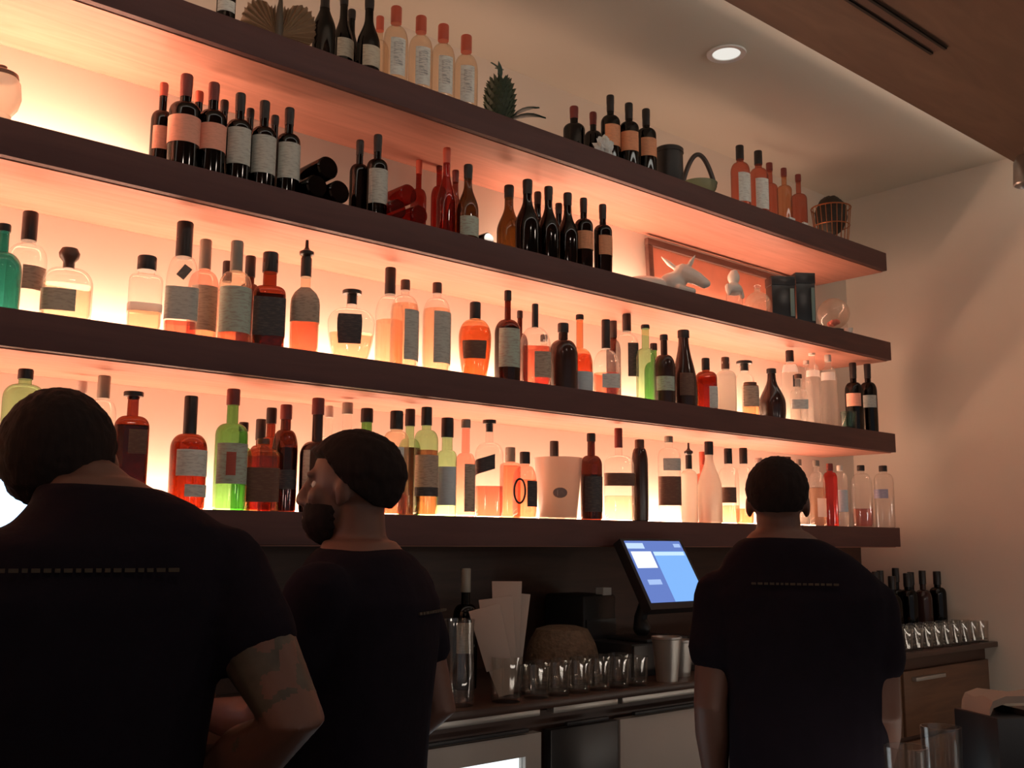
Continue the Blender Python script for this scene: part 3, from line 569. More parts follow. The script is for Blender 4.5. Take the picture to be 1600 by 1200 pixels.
def blob(name, label, cat, c, r, m, seed, amp=.35, sc=1.6):
    b = B(); bmesh.ops.create_icosphere(b, subdivisions=4, radius=1.)
    for v in b.verts:
        n = noise.noise(v.co*sc+Vector((seed, 0, 0)))+.5*noise.noise(v.co*sc*2.3+Vector((0, seed, 0)))
        q = v.co*(1+amp*n); v.co = Vector((q.x*r[0], q.y*r[1], max(-r[2]*.75, q.z*r[2])))
    o = obj(name, b, m, None, Vector(c)+Vector((0, 0, r[2]*.76))); return tag(o, label, cat)
M_nap = surf('napkin_white', (.72, .74, .72), .8, var=.05)
blob('crumpled_napkin', 'crumpled white napkin between dark bottles on the top shelf', 'napkin', on(1, 943, .045), (.034, .026, .042), M_nap, 3., .6, 2.2)
mb = surf('black_tin', (.03, .026, .024), .4, .3)
t = thing('canister', 'black canister right of the orange-labelled bottles on the top shelf', 'canister', on(1, 1046, .09))
b = B(); lathe(b, [(0, 0), (.052, 0), (.054, .004), (.052, .135), (0, .135)], 28); obj('tin_body', b, mb, t)
b = B(); lathe(b, [(0, .135), (.055, .135), (.055, .15), (.05, .155), (0, .157)], 28); obj('lid', b, mb, t)
t = thing('glass_basket', 'pale green glass bowl with a dark arched handle', 'basket', on(1, 1092, .085), (0, 0, -.5))
b = B(); lathe(b, [(0, .002), (.045, .002), (.066, .03), (.072, .055), (.068, .055), (.06, .03), (.04, .008), (0, .008)], 32); obj('bowl', b, glass('glass_bowl_green', (.55, .62, .48), .4, .05, .35), t)
b = B(); tube(b, [(-.066+.132*(i/20), 0, .05+.125*math.sin(PI*i/20)**.8) for i in range(21)], .0095, 10); obj('handle', b, surf('handle_dark', (.05, .035, .03), .35), t)
t = thing('wire_basket', 'round wire basket near the right end of the top shelf', 'basket', on(1, 1300, .135))
mw = surf('copper_wire', (.42, .16, .07), .35, .8)
for name, z, rr, th in (('rim_wire', .195, .088, .0035), ('hoop_wire', .11, .08, .0028), ('base_wire', .004, .068, .003)):
    b = B(); c = [(rr*math.cos(2*PI*i/40), rr*math.sin(2*PI*i/40), z) for i in range(41)]; tube(b, c, th, 8, closed=False); obj(name, b, mw, t)
for i in range(22):
    a = 2*PI*i/22; b = B(); tube(b, [(.068*math.cos(a), .068*math.sin(a), .004), (.079*math.cos(a), .079*math.sin(a), .105), (.088*math.cos(a), .088*math.sin(a), .195)], .0018, 6); obj('upright_wire', b, mw, t)
b = B(); bmesh.ops.create_icosphere(b, subdivisions=4, radius=1.)
for v in b.verts:
    n = 1+.04*math.sin(v.co.x*38)*math.sin(v.co.z*38+v.co.y*20); v.co = Vector((v.co.x*.071*n, v.co.y*.071*n, v.co.z*.093*n))
o = obj('wicker_ball', b, surf('wicker_dark', (.035, .028, .02), .7, var=.5, scale=60), None, on(1, 1300, .135, .162)); tag(o, 'dark round ball lying in the wire basket', 'ball')
for i, (u, w_) in enumerate(((1236, .02), (1257, .016))):  # two tiny white pieces at the shelf edge
    b = B(); box(b, -w_, w_, -.006, .006, 0, .012, .002)
    o = obj('price_card', b, M_nap, None, on(1, u, .012)); tag(o, ['small white card lying at the shelf edge below the brown-red bottles', 'smaller white card at the shelf edge beside the wire basket'][i], 'card', 'white cards on the top shelf edge')

# second shelf ornaments
M_por = surf('porcelain', (.80, .76, .68), .25, var=.03)
t = thing('lidded_jar', 'white lidded jar at the left edge on the second shelf', 'jar', on(2, -2, .1))
b = B(); lathe(b, [(0, 0), (.03, 0), (.032, .02), (.026, .04), (.04, .06), (.046, .085), (.042, .12), (.036, .13), (0, .13)], 32); obj('jar_body', b, glass('milk_glass', (.92, .84, .74), .8, .2, .8), t)
b = B(); lathe(b, [(0, .13), (.038, .13), (.036, .14), (.02, .148), (.008, .15), (.011, .158), (0, .162)], 32); obj('lid', b, surf('jar_lid_brown', (.25, .12, .07), .4), t)
# framed picture leaning on the wall
yA = WALL-.03; a, c = at(1011, 371, yA), at(1246, 440, yA); zt = a.z-SH[2]; Wd = c.x-a.x
t = thing('picture_frame', 'wide dark-framed salmon picture leaning on the wall behind white ornaments', 'picture', (a.x, yA, SH[2]), (math.radians(-3), 0, 0))
mf = wood('frame_wood', (.10, .05, .04), (.16, .08, .06), .35); fw = .03
for x0, x1, z0, z1, n_ in ((0, Wd, zt-fw, zt, 'frame_bar'), (0, Wd, 0, fw, 'frame_bar'), (0, fw, fw, zt-fw, 'frame_bar'), (Wd-fw, Wd, fw, zt-fw, 'frame_bar')):
    boxo(n_, mf, t, x0, x1, -.02, 0, z0, z1, bev=.003)
b = B(); box(b, fw, Wd-fw, -.008, -.003, fw, zt-fw); obj('print', b, surf('print_salmon', (.78, .30, .19), .4, var=.2, scale=9), t)

def fused(name, build, m, parent=None, vox=.004, sm=4, loc=None, rot=None):
    """one continuous skin over overlapping shapes"""
    b = B(); build(b); me = bpy.data.meshes.new('tmp'); bmesh.ops.recalc_face_normals(b, faces=b.faces[:]); b.to_mesh(me); b.free()
    o = bpy.data.objects.new('tmp', me); COL.objects.link(o)
    md = o.modifiers.new('r', 'REMESH'); md.mode = 'VOXEL'; md.voxel_size = vox
    s = o.modifiers.new('s', 'SMOOTH'); s.iterations = sm; s.factor = .5
    dg = bpy.context.evaluated_depsgraph_get(); dg.update()
    m2 = bpy.data.meshes.new_from_object(o.evaluated_get(dg)); bpy.data.objects.remove(o); bpy.data.meshes.remove(me)
    m2.name = name
    r_ = bpy.data.objects.new(name, m2); COL.objects.link(r_); m2.materials.clear()
    for q in (m if isinstance(m, (list, tuple)) else [m]): m2.materials.append(q)
    for p_ in m2.polygons: p_.use_smooth = True
    if parent: r_.parent = parent
    if loc is not None: r_.location = loc
    if rot is not None: r_.rotation_euler = rot
    return r_
def bull(b):
    ball(b, (-.12, .02, .036), (.11, .045, .034)); ball(b, (-.03, .0, .05), (.055, .04, .042))
    tube(b, [(-.03, 0, .06), (.01, -.02, .085)], [.034, .03]); 
    tube(b, [(.0, -.02, .092), (.04, -.056, .064), (.058, -.072, .046)], [.034, .026, .021])
    ball(b, (.06, -.074, .044), (.024, .02, .016))
    for s in (-1, 1):
        d = Vector((.79, -.61, 0))*s
        tube(b, [Vector((.0, -.02, .10))+d*.016, Vector((-.008, -.014, .13))+d*.042, Vector((-.012, -.01, .155))+d*.062], [.013, .016, .004], flat=.6)
    for x in (-.2, -.03): tube(b, [(x, -.04, .02), (x+.05, -.055, .014)], [.018, .012])
o = fused('animal_figurine', bull, M_por, None, .0035, 4, on(2, 1062, .085), (0, 0, -.25)); tag(o, 'white china animal lying with two upright ears on the second shelf', 'figurine')
t = thing('figurine_bottle', 'small white angel-like figurine bottle right of the china animal', 'figurine', on(2, 1147, .08))
mk = gm('milk')
def cher(b):
    ball(b, (0, 0, .132), (.025, .025, .028)); ball(b, (0, -.002, .155), (.016, .016, .01)); tube(b, [(0, 0, .09), (0, 0, .12)], [.022, .014])
    ball(b, (0, 0, .085), (.042, .03, .026))
    for s in (-1, 1): tube(b, [(s*.036, 0, .09), (s*.044, -.008, .06)], [.014, .009])
fused('bust', cher, M_por, t, .0035, 3)
b = B(); lathe(b, [(0, 0), (.034, 0), (.036, .01), (.03, .07), (.024, .08), (0, .08)], 24); obj('glass_base', b, gm('clear'), t)
t = thing('round_decanter', 'flat round clear glass decanter between the figurine and black boxes', 'decanter', on(2, 1184, .1), (0, 0, -vang(1184)*.9))
b = B(); lathe(b, [(0, 0), (.03, 0), (.03, .006)]+[(.052*math.sin(math.radians(a)), .058-.052*math.cos(math.radians(a))) for a in range(35, 166, 10)]+[(.012, .118), (.014, .122), (0, .122)], 28, 2, .5); obj('decanter_glass', b, glass('glass_cream', (.92, .84, .74), .7, .08, .25), t)
b = B(); lathe(b, [(0, .122), (.01, .122), (.016, .134), (0, .142)], 18); obj('stopper', b, gm('clear'), t)
for i, (u, w_, d_, vt, tx_) in enumerate(((1220, .05, .035, 435, 'left one of two upright black boxes on the second shelf'), (1255, .042, .035, 430, 'right one of two upright black boxes on the second shelf'))):
    y = D+.085; h_ = at(u, vt, y).z-SH[2]; t = thing('gift_box', tx_, 'box', on(2, u, .085), (0, 0, -.6), 'black boxes on the second shelf')
    boxo('box_body', surf('box_black', (.022, .022, .022), .3), t, -w_, w_, -d_, d_, 0, h_*.8, bev=.002); boxo('lid', surf('box_lid', (.028, .026, .026), .3), t, -w_-.002, w_+.002, -d_-.002, d_+.002, h_*.8, h_, bev=.002)
    boxo('side_label', surf('box_teal', (.20, .30, .27), .4), t, w_*.55, w_*.9, -d_-.004, -d_-.001, h_*.1, h_*.72)  # teal-grey strip paints a highlight on the box front
t = thing('glass_globe', 'clear glass globe on a dark foot near the second shelf end', 'ornament', on(2, 1303, .1))
b = B(); lathe(b, [(0, 0), (.05, 0), (.055, .01), (.045, .028), (.028, .034), (0, .036)], 28); obj('foot', b, surf('globe_foot', (.03, .022, .02), .4), t)
b = B(); lathe(b, [(.0, .036)]+[(.07*math.sin(math.radians(a)), .103-.07*math.cos(math.radians(a))) for a in range(18, 181, 9)], 32); obj('globe', b, glass('glass_globe', (.95, .9, .84), .85, .05, .12), t)
def rosef(b):
    for i in range(7):
        a = i*2.4; ball(b, (.02*math.cos(a)*(i/7)**.5, .02*math.sin(a)*(i/7)**.5, .058+.004*(i % 3)), (.014, .012, .012))
fused('flower', rosef, surf('flower_pink', (.75, .22, .18), .6), t, .003, 2)
t = thing('candle_cup', 'tiny white candle cup at the second shelf end', 'candle', on(2, 1325, .03))
b = B(); lathe(b, [(0, 0), (.016, 0), (.02, .026), (.017, .026), (.014, .006), (0, .006)], 20); obj('cup', b, M_por, t)
b = B(); lathe(b, [(0, .006), (.0145, .006), (.0165, .022), (0, .022)], 18); obj('wax', b, surf('wax', (.8, .75, .6), .5), t)

# tumbler maker
G_tum = glass('glass_tumbler', (.95, .94, .92), .72, .05, .015, .9, .08)
def tumbler(loc, R, H, label, cat='glass', name='tumbler', group=None, tint=None, th=.0025):
    t = thing(name, label, cat, loc, group=group)
    b = B(); lathe(b, [(0, 0), (R*.86, 0), (R*.9, .004), (R, H), (R-th, H), (R*.9-th, .012), (0, .012)], 20); obj('glass_wall', b, tint or G_tum, t)
    b = B(); lathe(b, [(0, .0125), (R*.88-th, .0125), (R*.88-th, .015), (0, .015)], 18); obj('thick_base', b, glass('glass_base', (.88, .88, .86), .6, .05, .08, .6, .12), t)
    return t
tumbler(on(3, 1326, .05), .034, .078, 'small glass with teal bottom in front of the last two wine bottles', tint=glass('glass_tealish', (.55, .72, .68), .4))
# frosted ice bucket
y = D+.1; c = on(4, 872, .1); hb = at(872, 716, y).z-SH[4]; k_ = depth(c)/FPX
t = thing('ice_bucket', 'frosted white tapered ice bucket on the lowest shelf', 'bucket', c)
b = B(); r1, r0 = 38*k_, 29*k_; lathe(b, [(0, 0), (r0, 0), (r0*1.02, .005), (r1, hb-.004), (r1*1.03, hb), (r1*.97, hb), (r0*.95, .01), (0, .01)], 36); obj('bucket_wall', b, glass('frosted', (.80, .74, .68), .75, .3, .6), t)
b = B(); n = 14; va = []
for i in range(n): a = 2*PI*i/n; va.append((math.radians(-128)+.34*math.cos(a), hb*.42+.017*math.sin(a)))
def cone_r(z, e): return r0+(r1-r0)*z/hb+e
f = [b.verts.new((cone_r(z, .002)*math.cos(a), cone_r(z, .002)*math.sin(a), z)) for a, z in va]; g = [b.verts.new((cone_r(z, .0005)*math.cos(a), cone_r(z, .0005)*math.sin(a), z)) for a, z in va]
b.faces.new(f); b.faces.new(g[::-1])
for i in range(n): b.faces.new((f[i], g[i], g[(i+1) % n], f[(i+1) % n]))
obj('faded_emblem', b, surf('emblem_grey', (.26, .20, .18), .6, var=.4, scale=50), t)
# ------------------------------------------------------------------ back counter
M_steel = surf('stainless', (.55, .52, .48), .38, .75, var=.06, scale=20, stretch=(1, 1, 12))
M_blk = surf('black_plastic', (.018, .018, .02), .45)
t = thing('back_counter', 'long dark wooden back counter under the lowest shelf', 'counter', (0, 0, 0))
boxo('countertop', wood('counter_top_wood', (.05, .026, .018), (.075, .038, .026), .35), t, XL+.004, XR-.004, CF, WALL-.018, CT-.022, CT, bev=.003)
boxo('carcass', M_dark, t, XL+.004, XR-.004, CF+.06, WALL-.018, .1, CT-.022)
boxo('plinth', M_blk, t, XL+.004, XR-.004, CF+.1, WALL-.02, 0, .1)
xd = at(1412, 1090, CF+.04).x
for x0, x1 in ((xd-.62, xd-.02), (xd, XR-.03)):
    d = boxo('drawer', M_brown, t, x0, x1, CF+.035, CF+.06, CT-.32, CT-.075, bev=.003)
    boxo('drawer_handle', M_steel, d, x0+.06, x0+.3, CF+.015, CF+.035, CT-.115, CT-.10, bev=.002)
    d = boxo('door', M_brown, t, x0, x1, CF+.035, CF+.06, .14, CT-.34, bev=.003)
    boxo('door_handle', M_steel, d, x0+.06, x0+.075, CF+.015, CF+.035, CT-.55, CT-.38, bev=.002)
# under-counter fridges
YF = CF+.012
def X_(u, v): return at(u, v, YF).x
zt = at(740, 1160, YF).z; x1a = X_(844, 1145); x1b, x2b = X_(861, 1130), X_(966, 1120); x1c, x2c = X_(969, 1126), X_(1150, 1100)
zs = at(810, 1117, YF).z
def fridge(label, x0, x1, glassy, panel):
    t = thing('fridge', label, 'fridge', (0, 0, 0), group='fridges under the back counter')
    boxo('top_rail', M_steel, t, x0+.01, x1, YF, YF+.028, zs-.010, min(zs+.012, CT-.023), bev=.002)
    if glassy:
        fw = .055; d = boxo('door_frame', panel, t, x0, x0+fw, YF-.004, YF+.028, .14, zt)
        for a, c, z0, z1 in ((x1-fw, x1, .14, zt), (x0+fw, x1-fw, zt-fw, zt), (x0+fw, x1-fw, .14, .14+fw)): boxo('door_bar', panel, t, a, c, YF-.004, YF+.028, z0, z1)
        boxo('door_glass', glass('fridge_glass', (.9, .93, .93), .6), t, x0+fw, x1-fw, YF+.008, YF+.012, .14+fw, zt-fw)
        boxo('lit_interior', glow('fridge_glow', (.92, .96, 1.), 1.7), t, x0+fw, x1-fw, YF+.022, YF+.028, .14+fw, zt-fw)
    else: boxo('door_panel', panel, t, x0, x1, YF, YF+.028, .14, zt, bev=.003)
    boxo('door_handle', M_blk, t, x0+.05, x1-.05, YF-.012, YF+.002, zt+.006, zt+.016, bev=.002)
M_fr = surf('fridge_steel', (.42, .37, .33), .5, .3, var=.06)
fridge('steel-framed fridge with a bright lit glass door under the counter', x1a-.62, x1a, True, M_fr)
fridge('dark-doored fridge in the middle under the counter', x1b, x2b, False, surf('fridge_black', (.02, .018, .018), .3))
fridge('plain grey-doored fridge under the till screen', x1c, x2c, False, M_fr)

# tumblers along the counter edge
def cx(u, Y, z=CT+.05): return x_on(u, Y, z)
ordn = ('first', 'second', 'third', 'fourth', 'fifth', 'sixth', 'seventh', 'eighth', 'ninth', 'tenth')
Y1 = CF+.05
for r_ in range(2):
    n = 0; x = cx(838, Y1)+r_*.02
    while x < cx(1012, Y1)+r_*.03 and n < 10:
        tumbler((x, Y1+r_*.083, CT), .0375, .082, '%s clear tumbler from the napkins in the %s row' % (ordn[n], ('front', 'rear')[r_]), group='tumblers on the back counter'); n += 1; x += .0795
for r_ in range(2):
    n = 0; x = cx(1412, Y1)
    while x < XR-.06 and n < 10:
        tumbler((x, Y1+r_*.083, CT), .0375, .088, '%s clear tumbler in the %s row right of the tall man' % (ordn[n], ('front', 'rear')[r_]), group='tumblers at the counter end'); n += 1; x += .0815
k_ = 0
for u, h_, ty_, w_ in ((1398, .30, 'bord', .034), (1416, .31, 'burg', .037), (1436, .28, 'rnd', .038), (1456, .30, 'bord', .035), (1474, .29, 'tall', .038), (1492, .31, 'bord', .036), (1508, .30, 'rnd', .036), (1524, .29, 'bord', .036), (1538, .295, 'tall', .036)):
    Y = CF+.23+(k_ % 2)*.09; X = 4.03+.066*k_
    t = thing('liquor_bottle', '%s dark bottle from the left behind the counter-end tumblers' % ordn[k_], 'bottle', (X, Y, CT), group='dark bottles at the counter end')
    bottle(t, h_, w_, TY[ty_], 'wine' if k_ % 3 else 'opaque', ('black', .2, 'cap'), [('tan', .2, .45, -45, 50)] if k_ % 2 else []); k_ += 1
# napkins standing in a glass
X = cx(791, Y1); g = tumbler((X, Y1, CT), .044, .115, 'tall clear glass holding paper napkins on the back counter', name='napkin_glass')
for i, (a, h_, w_, y_) in enumerate(((-.26, .232, .042, -.015), (-.12, .25, .045, -.0075), (.0, .292, .04, .0), (.08, .262, .042, .0075), (-.2, .215, .04, .015))):
    b = B(); box(b, -w_*.8, w_*.8, -.0016, .0016, 0, h_*.3)
    for v in b.verts: pass
    box(b, -w_, w_, -.0022, .0022, h_*.3, h_, .001)
    for v in b.verts:
        q = min(1, v.co.z/(h_*.5)); v.co.x *= .55+.45*q; v.co.y += .003*math.sin(v.co.x*50)*q
    o = obj('paper_napkin', b, surf('napkin_grey', (.44, .36, .31), .85, var=.06), None, (X+math.sin(.75)*y_, Y1+math.cos(.75)*y_, CT+.018), rot=(0, a, -.75))
    tag(o, ('leftmost leaning paper napkin in the glass', 'second paper napkin from the left in the glass', 'tallest middle paper napkin in the glass', 'right paper napkin in the glass', 'lowest rear paper napkin in the glass')[i], 'napkin', 'paper napkins in the glass')
# pitcher, bottle behind, brown basket, till printer
X = cx(714, CF+.08); t = thing('glass_pitcher', 'tall clear glass pitcher at the left of the counter things', 'pitcher', (X, CF+.08, CT), (0, 0, PI*.9))
b = B(); lathe(b, [(0, 0), (.043, 0), (.046, .006), (.044, .08), (.04, .17), (.045, .215), (.042, .215), (.037, .17), (.041, .08), (.042, .014), (0, .014)], 28); obj('pitcher_wall', b, G_tum, t)
b = B(); tube(b, [(.042, 0, .19), (.075, 0, .18), (.08, 0, .12), (.06, 0, .07), (.043, 0, .06)], .006, 8); obj('handle', b, G_tum, t)
Y = CF+.3; X = cx(727, Y, CT+.2); t = thing('liquor_bottle', 'dark bottle with pale neck label behind the glass pitcher', 'bottle', (X, Y, CT)); bottle(t, at(727, 888, Y).z-CT, .035, TY['bord'], 'wine', ('grey', .2, 'cap'), [('grey', .3, .55, -40, 40)])
Y = CF+.30; X = cx(878, Y); t = thing('bread_basket', 'brown domed wicker basket behind the tumblers', 'basket', (X, Y, CT))
b = B(); R_ = .115; lathe(b, [(0, 0), (R_, 0)]+[(R_*(1-.16*(i/10)**3), .02+.1*i/10) for i in range(11)]+[(R_*.7, .148), (R_*.4, .158), (0, .16)], 40); obj('woven_dome', b, surf('wicker_brown', (.14, .085, .05), .7, var=.6, scale=70, bump=.6), t)
b = B(); c = [(R_*1.02*math.cos(2*PI*i/40), R_*1.02*math.sin(2*PI*i/40), .008) for i in range(41)]; tube(b, c, .008, 8, closed=False); obj('rim', b, surf('wicker_rim', (.12, .07, .04), .7), t)
Y = CF+.5; X = cx(905, Y, CT+.2); t = thing('receipt_printer', 'small black receipt printer behind the basket', 'printer', (X, Y, CT))
boxo('housing', M_blk, t, -.08, .08, -.1, .09, 0, .24, bev=.012); boxo('paper_strip', M_nap, t, .02, .06, -.095, -.06, .235, .262); boxo('front_cover', surf('printer_cover', (.03, .03, .034), .3), t, -.07, .07, -.106, -.1, .03, .16)
# till: cash drawer with a tilted touch screen
Yt = 2.30; TLp = at(975, 845, Yt); lo, hi = 1.9, 2.3
for _ in range(40):
    md = (lo+hi)/2
    if at(1018, 942, md).x > TLp.x: hi = md
    else: lo = md
Yb = (lo+hi)/2; BLp = at(1018, 942, Yb); TRp = at(1061, 845, Yt); W_ = TRp.x-TLp.x
dv = (BLp-TLp); dv.x = 0; Hs = dv.length; tilt = math.atan2(-dv.y, -dv.z)   # top leans back
t = thing('till_screen', 'tilted till touch screen glowing blue, left of the tall man', 'screen', (TLp.x, Yt, CT+.1))
bx = .014
def scr(u, w_, e): p_ = Vector((u*W_, 0, TLp.z-(CT+.1)))+Vector((0, dv.y, dv.z))*w_; n_ = Vector((0, dv.z, -dv.y)).normalized(); n_ = n_ if n_.y < 0 else -n_; return p_+n_*e
def slab(bm, u0, u1, w0, w1, e0, e1):
    v = [bm.verts.new(scr(u, w_, e)) for e in (e0, e1) for u, w_ in ((u0, w0), (u1, w0), (u1, w1), (u0, w1))]
    for q in ((0, 1, 2, 3), (4, 5, 6, 7), (0, 1, 5, 4), (1, 2, 6, 5), (2, 3, 7, 6), (3, 0, 4, 7)): bm.faces.new([v[i] for i in q])
eu, ew = bx/W_, bx/Hs
b = B(); slab(b, -eu, 1+eu, -ew*.6, 1+ew*1.6, -.035, -.001); obj('housing', b, M_blk, t, smooth=False)
b = B(); slab(b, 0, 1, 0, 1, -.001, .0005)
dsp = obj('display', b, glow('screen_blue', (.16, .25, .66), .9), t, smooth=False)
for nm, u0, u1, w0, w1, m_ in (('screen_button', .0, .30, .04, .13, glow('screen_ltblue', (.55, .72, 1.), 1.1)), ('screen_button', .03, .38, .18, .45, glow('screen_white', (.93, .96, 1.), 1.25)),
        ('screen_panel', .42, 1., .18, 1., glow('screen_cyan', (.24, .50, 1.), 1.0)), ('screen_header', .42, .97, .19, .25, glow('screen_pale', (.6, .82, 1.), 1.05)), ('screen_button', .1, .33, .64, .72, glow('screen_mid', (.42, .58, .95), 1.0)),
        ('screen_button', .85, .97, .05, .11, glow('screen_mid', (.42, .58, .95), 1.0))):
    b = B(); slab(b, u0, u1, w0, w1, .0005, .0012 if 'header' not in nm else .002); obj(nm, b, m_, dsp, smooth=False)
b = B(); tube(b, [(W_/2, .05, .036), (W_/2, .055, .07), (W_/2, -.01, TLp.z-(CT+.1)+dv.z*.55)], [.03, .022, .02]); obj('stand', b, M_blk, t)
b = B(); box(b, W_/2-.1, W_/2+.1, -.06, .12, 0, .012, .004); obj('base', b, M_blk, t)
xc = TLp.x
t = thing('cash_drawer', 'black cash drawer under the till screen', 'drawer', (xc, 2.235, CT)); boxo('drawer_case', M_blk, t, -.04, .36, .0, .2, 0, .1, bev=.003); boxo('drawer_front', surf('drawer_grey', (.09, .08, .075), .35, .4), t, -.035, .355, -.006, 0, .02, .095)
for i, (u, y_) in enumerate(((1042, .05), (1062, .11))):
    t = thing('cocktail_shaker', ('steel shaker cup below the till screen, left one', 'steel shaker cup below the till screen, right one')[i], 'shaker', (cx(u, CF+y_)-(0 if i else .0), CF+y_, CT), group='steel shakers under the till')
    b = B(); lathe(b, [(0, 0), (.032, 0), (.045, .13-i*.02), (.042, .13-i*.02), (.03, .005), (0, .005)], 24); obj('cup', b, M_steel, t)
    b = B(); lathe(b, [(.0445, .124-i*.02), (.047, .126-i*.02), (.047, .132-i*.02), (.043, .132-i*.02), (.0435, .124-i*.02)], 24); obj('rim', b, M_steel, t)
# second screen at the far left, half hidden by the nearest man
Y = 2.16; a, c = at(-170, 742, Y), at(57, 830, Y)
t = thing('till_screen', 'glaring white-blue screen at the left edge beside the nearest man', 'screen', (a.x, Y, CT))
boxo('housing', M_blk, t, -.012, c.x-a.x+.012, .002, .04, c.z-CT-.1, a.z-CT+.012, bev=.004); boxo('display', glow('screen_glare', (.5, .72, 1.), 2.4), t, 0, c.x-a.x, 0, .002, c.z-CT-.085, a.z-CT)
b = B(); tube(b, [((c.x-a.x)/2, .06, .036), ((c.x-a.x)/2, .06, .1), ((c.x-a.x)/2, .035, .2)], [.03, .025, .02]); obj('stand', b, M_blk, t); boxo('base', M_blk, t, (c.x-a.x)/2-.1, (c.x-a.x)/2+.1, -.03, .15, 0, .012, bev=.003)

# ------------------------------------------------------------------ customers' bar in the lower right corner
p = BARP = CP+ray(1415, 1166)*2.0; BT = p.z-.15
t = thing('bar_counter', 'dark bar counter in the foreground on the customer side', 'counter', (0, 0, 0))
boxo('bar_top', wood('bar_top_wood', (.05, .028, .02), (.075, .04, .028), .3), t, XL+.004, XR-.004, .3, p.y+.07, BT-.05, BT, bev=.006)
boxo('bar_front', M_dark, t, XL+.004, XR-.004, .5, p.y-.05, 0, BT-.05)
tumbler((p.x, p.y, BT), .041, .15, 'tall beer glass at the bottom edge right of the tall man', name='pint_glass')
q = CP+ray(1476, 1140)*2.1
tumbler((q.x, p.y+.005, BT), .04, .17, 'second tall beer glass, beside the black caddy', name='pint_glass')
q = at(1572, 1112, p.y-.06)
t = thing('bar_caddy', 'black napkin caddy in the lower right corner', 'caddy', (q.x, q.y, BT), (0, 0, -.5))
boxo('case', M_blk, t, -.075, .11, -.07, .07, 0, q.z-BT, bev=.004); boxo('divider', M_blk, t, -.002, .002, -.065, .065, q.z-BT, q.z-BT+.012)
b = B(); zc = q.z-BT; prof = [(-.093, zc-.04), (-.088, zc-.008), (-.08, zc+.006), (-.05, zc+.012), (.03, zc+.010), (.1, zc+.012)]
fr = [[b.verts.new((x, y_, z+.004*math.sin(y_*90+x*40)+(.014 if e else 0))) for x, z in prof] for y_ in (-.05, -.02, .01, .04) for e in (0, 1)]
for i in range(0, 8, 2):
    for j in range(5):
        if i < 6:
            b.faces.new((fr[i][j], fr[i][j+1], fr[i+2][j+1], fr[i+2][j])); b.faces.new((fr[i+1][j], fr[i+3][j], fr[i+3][j+1], fr[i+1][j+1]))
        if i in (0, 6): b.faces.new((fr[i][j], fr[i+1][j], fr[i+1][j+1], fr[i][j+1]))
for j in (0, 5):
    for i in (0, 2, 4): b.faces.new((fr[i][j], fr[i+2][j], fr[i+3][j], fr[i+1][j]))
o = obj('bar_towel', b, surf('towel_pale', (.34, .26, .21), .9, var=.08), None, (q.x+.025, q.y, BT+.012), rot=(0, 0, -.5)); tag(o, 'pale folded cloth lying over the black caddy at the right edge', 'cloth')
# ------------------------------------------------------------------ people
def hand(b, w, f, n, side, curl=.5):
    """palm and five fingers from the wrist w, pointing along f, palm facing n"""
    w, f, n = Vector(w), Vector(f).normalized(), Vector(n); n = (n-f*n.dot(f)).normalized(); s = f.cross(n)*side
    tube(b, [w, w+f*.035, w+f*.075], [.026, .037, .036], 12, .5) if abs(f.z) > .9 else None
    ball(b, (0, 0, 0), (1, 1, 1), Matrix.Translation(w+f*.045) @ Matrix((s, f, n)).transposed().to_4x4() @ Matrix.Diagonal((.039, .056, .019, 1)))
    tube(b, [w-f*.02, w+f*.02], [.026, .026], 10)
    for k, (o, L) in enumerate(((.033, .070), (.011, .080), (-.011, .075), (-.033, .060))):
        p = w+f*(.085-.006*abs(k-1.2))+s*o; d = (f+s*o*2.2).normalized(); pts = [p]
        for j, q in enumerate((.45, .32, .25)):
            a = curl*(j+.6)*.75; dd = d*math.cos(a)+n*math.sin(a); p = p+dd*L*q*1.05; pts.append(p)
        tube(b, pts, [.0098, .0092, .0085, .0075], 8)
    p = w+f*.028+s*.03; pts = [p, p+(s*.8+f*.7+n*.25).normalized()*.034, p+(s*.8+f*.7+n*.25).normalized()*.034+(f+s*.25+n*.35).normalized()*.028]
    tube(b, pts, [.0125, .011, .009], 8)
def loft(bm, rings, seg=32, e=2.4):
    R_ = []
    for z, x, y, rx, ry in rings: R_.append([bm.verts.new((x+rx*c_, y+ry*s_, z)) for c_, s_ in (sec(2*PI*i/seg, e, 1.) for i in range(seg))])
    for A, Z in zip(R_, R_[1:]):
        for i in range(seg): bm.faces.new((A[i], A[(i+1) % seg], Z[(i+1) % seg], Z[i]))
    bm.faces.new(R_[0][::-1]); bm.faces.new(R_[-1])
def head_shapes(b, M):
    for c, r in (((0, -.012, .032), (.076, .097, .088)), ((0, .030, -.040), (.059, .060, .068)), ((0, .066, -.098), (.024, .019, .018)), ((0, .078, .024), (.050, .018, .011)), ((.040, .058, -.022), (.022, .022, .022)), ((-.040, .058, -.022), (.022, .022, .022)),
                 ((0, .087, -.061), (.022, .010, .006)), ((0, .086, -.074), (.020, .010, .007)), ((0, .105, -.035), (.013, .012, .010)), ((.012, .097, -.037), (.009, .010, .008)), ((-.012, .097, -.037), (.009, .010, .008))): ball(b, c, r, M)
    tube(b, [M @ Vector((0, .088, .015)), M @ Vector((0, .104, -.03))], [.009, .0125], 10)
    for s in (-1, 1):
        ball(b, (s*.077, -.006, -.006), (.008, .019, .029), M); ball(b, (s*.074, -.001, -.029), (.007, .011, .010), M)
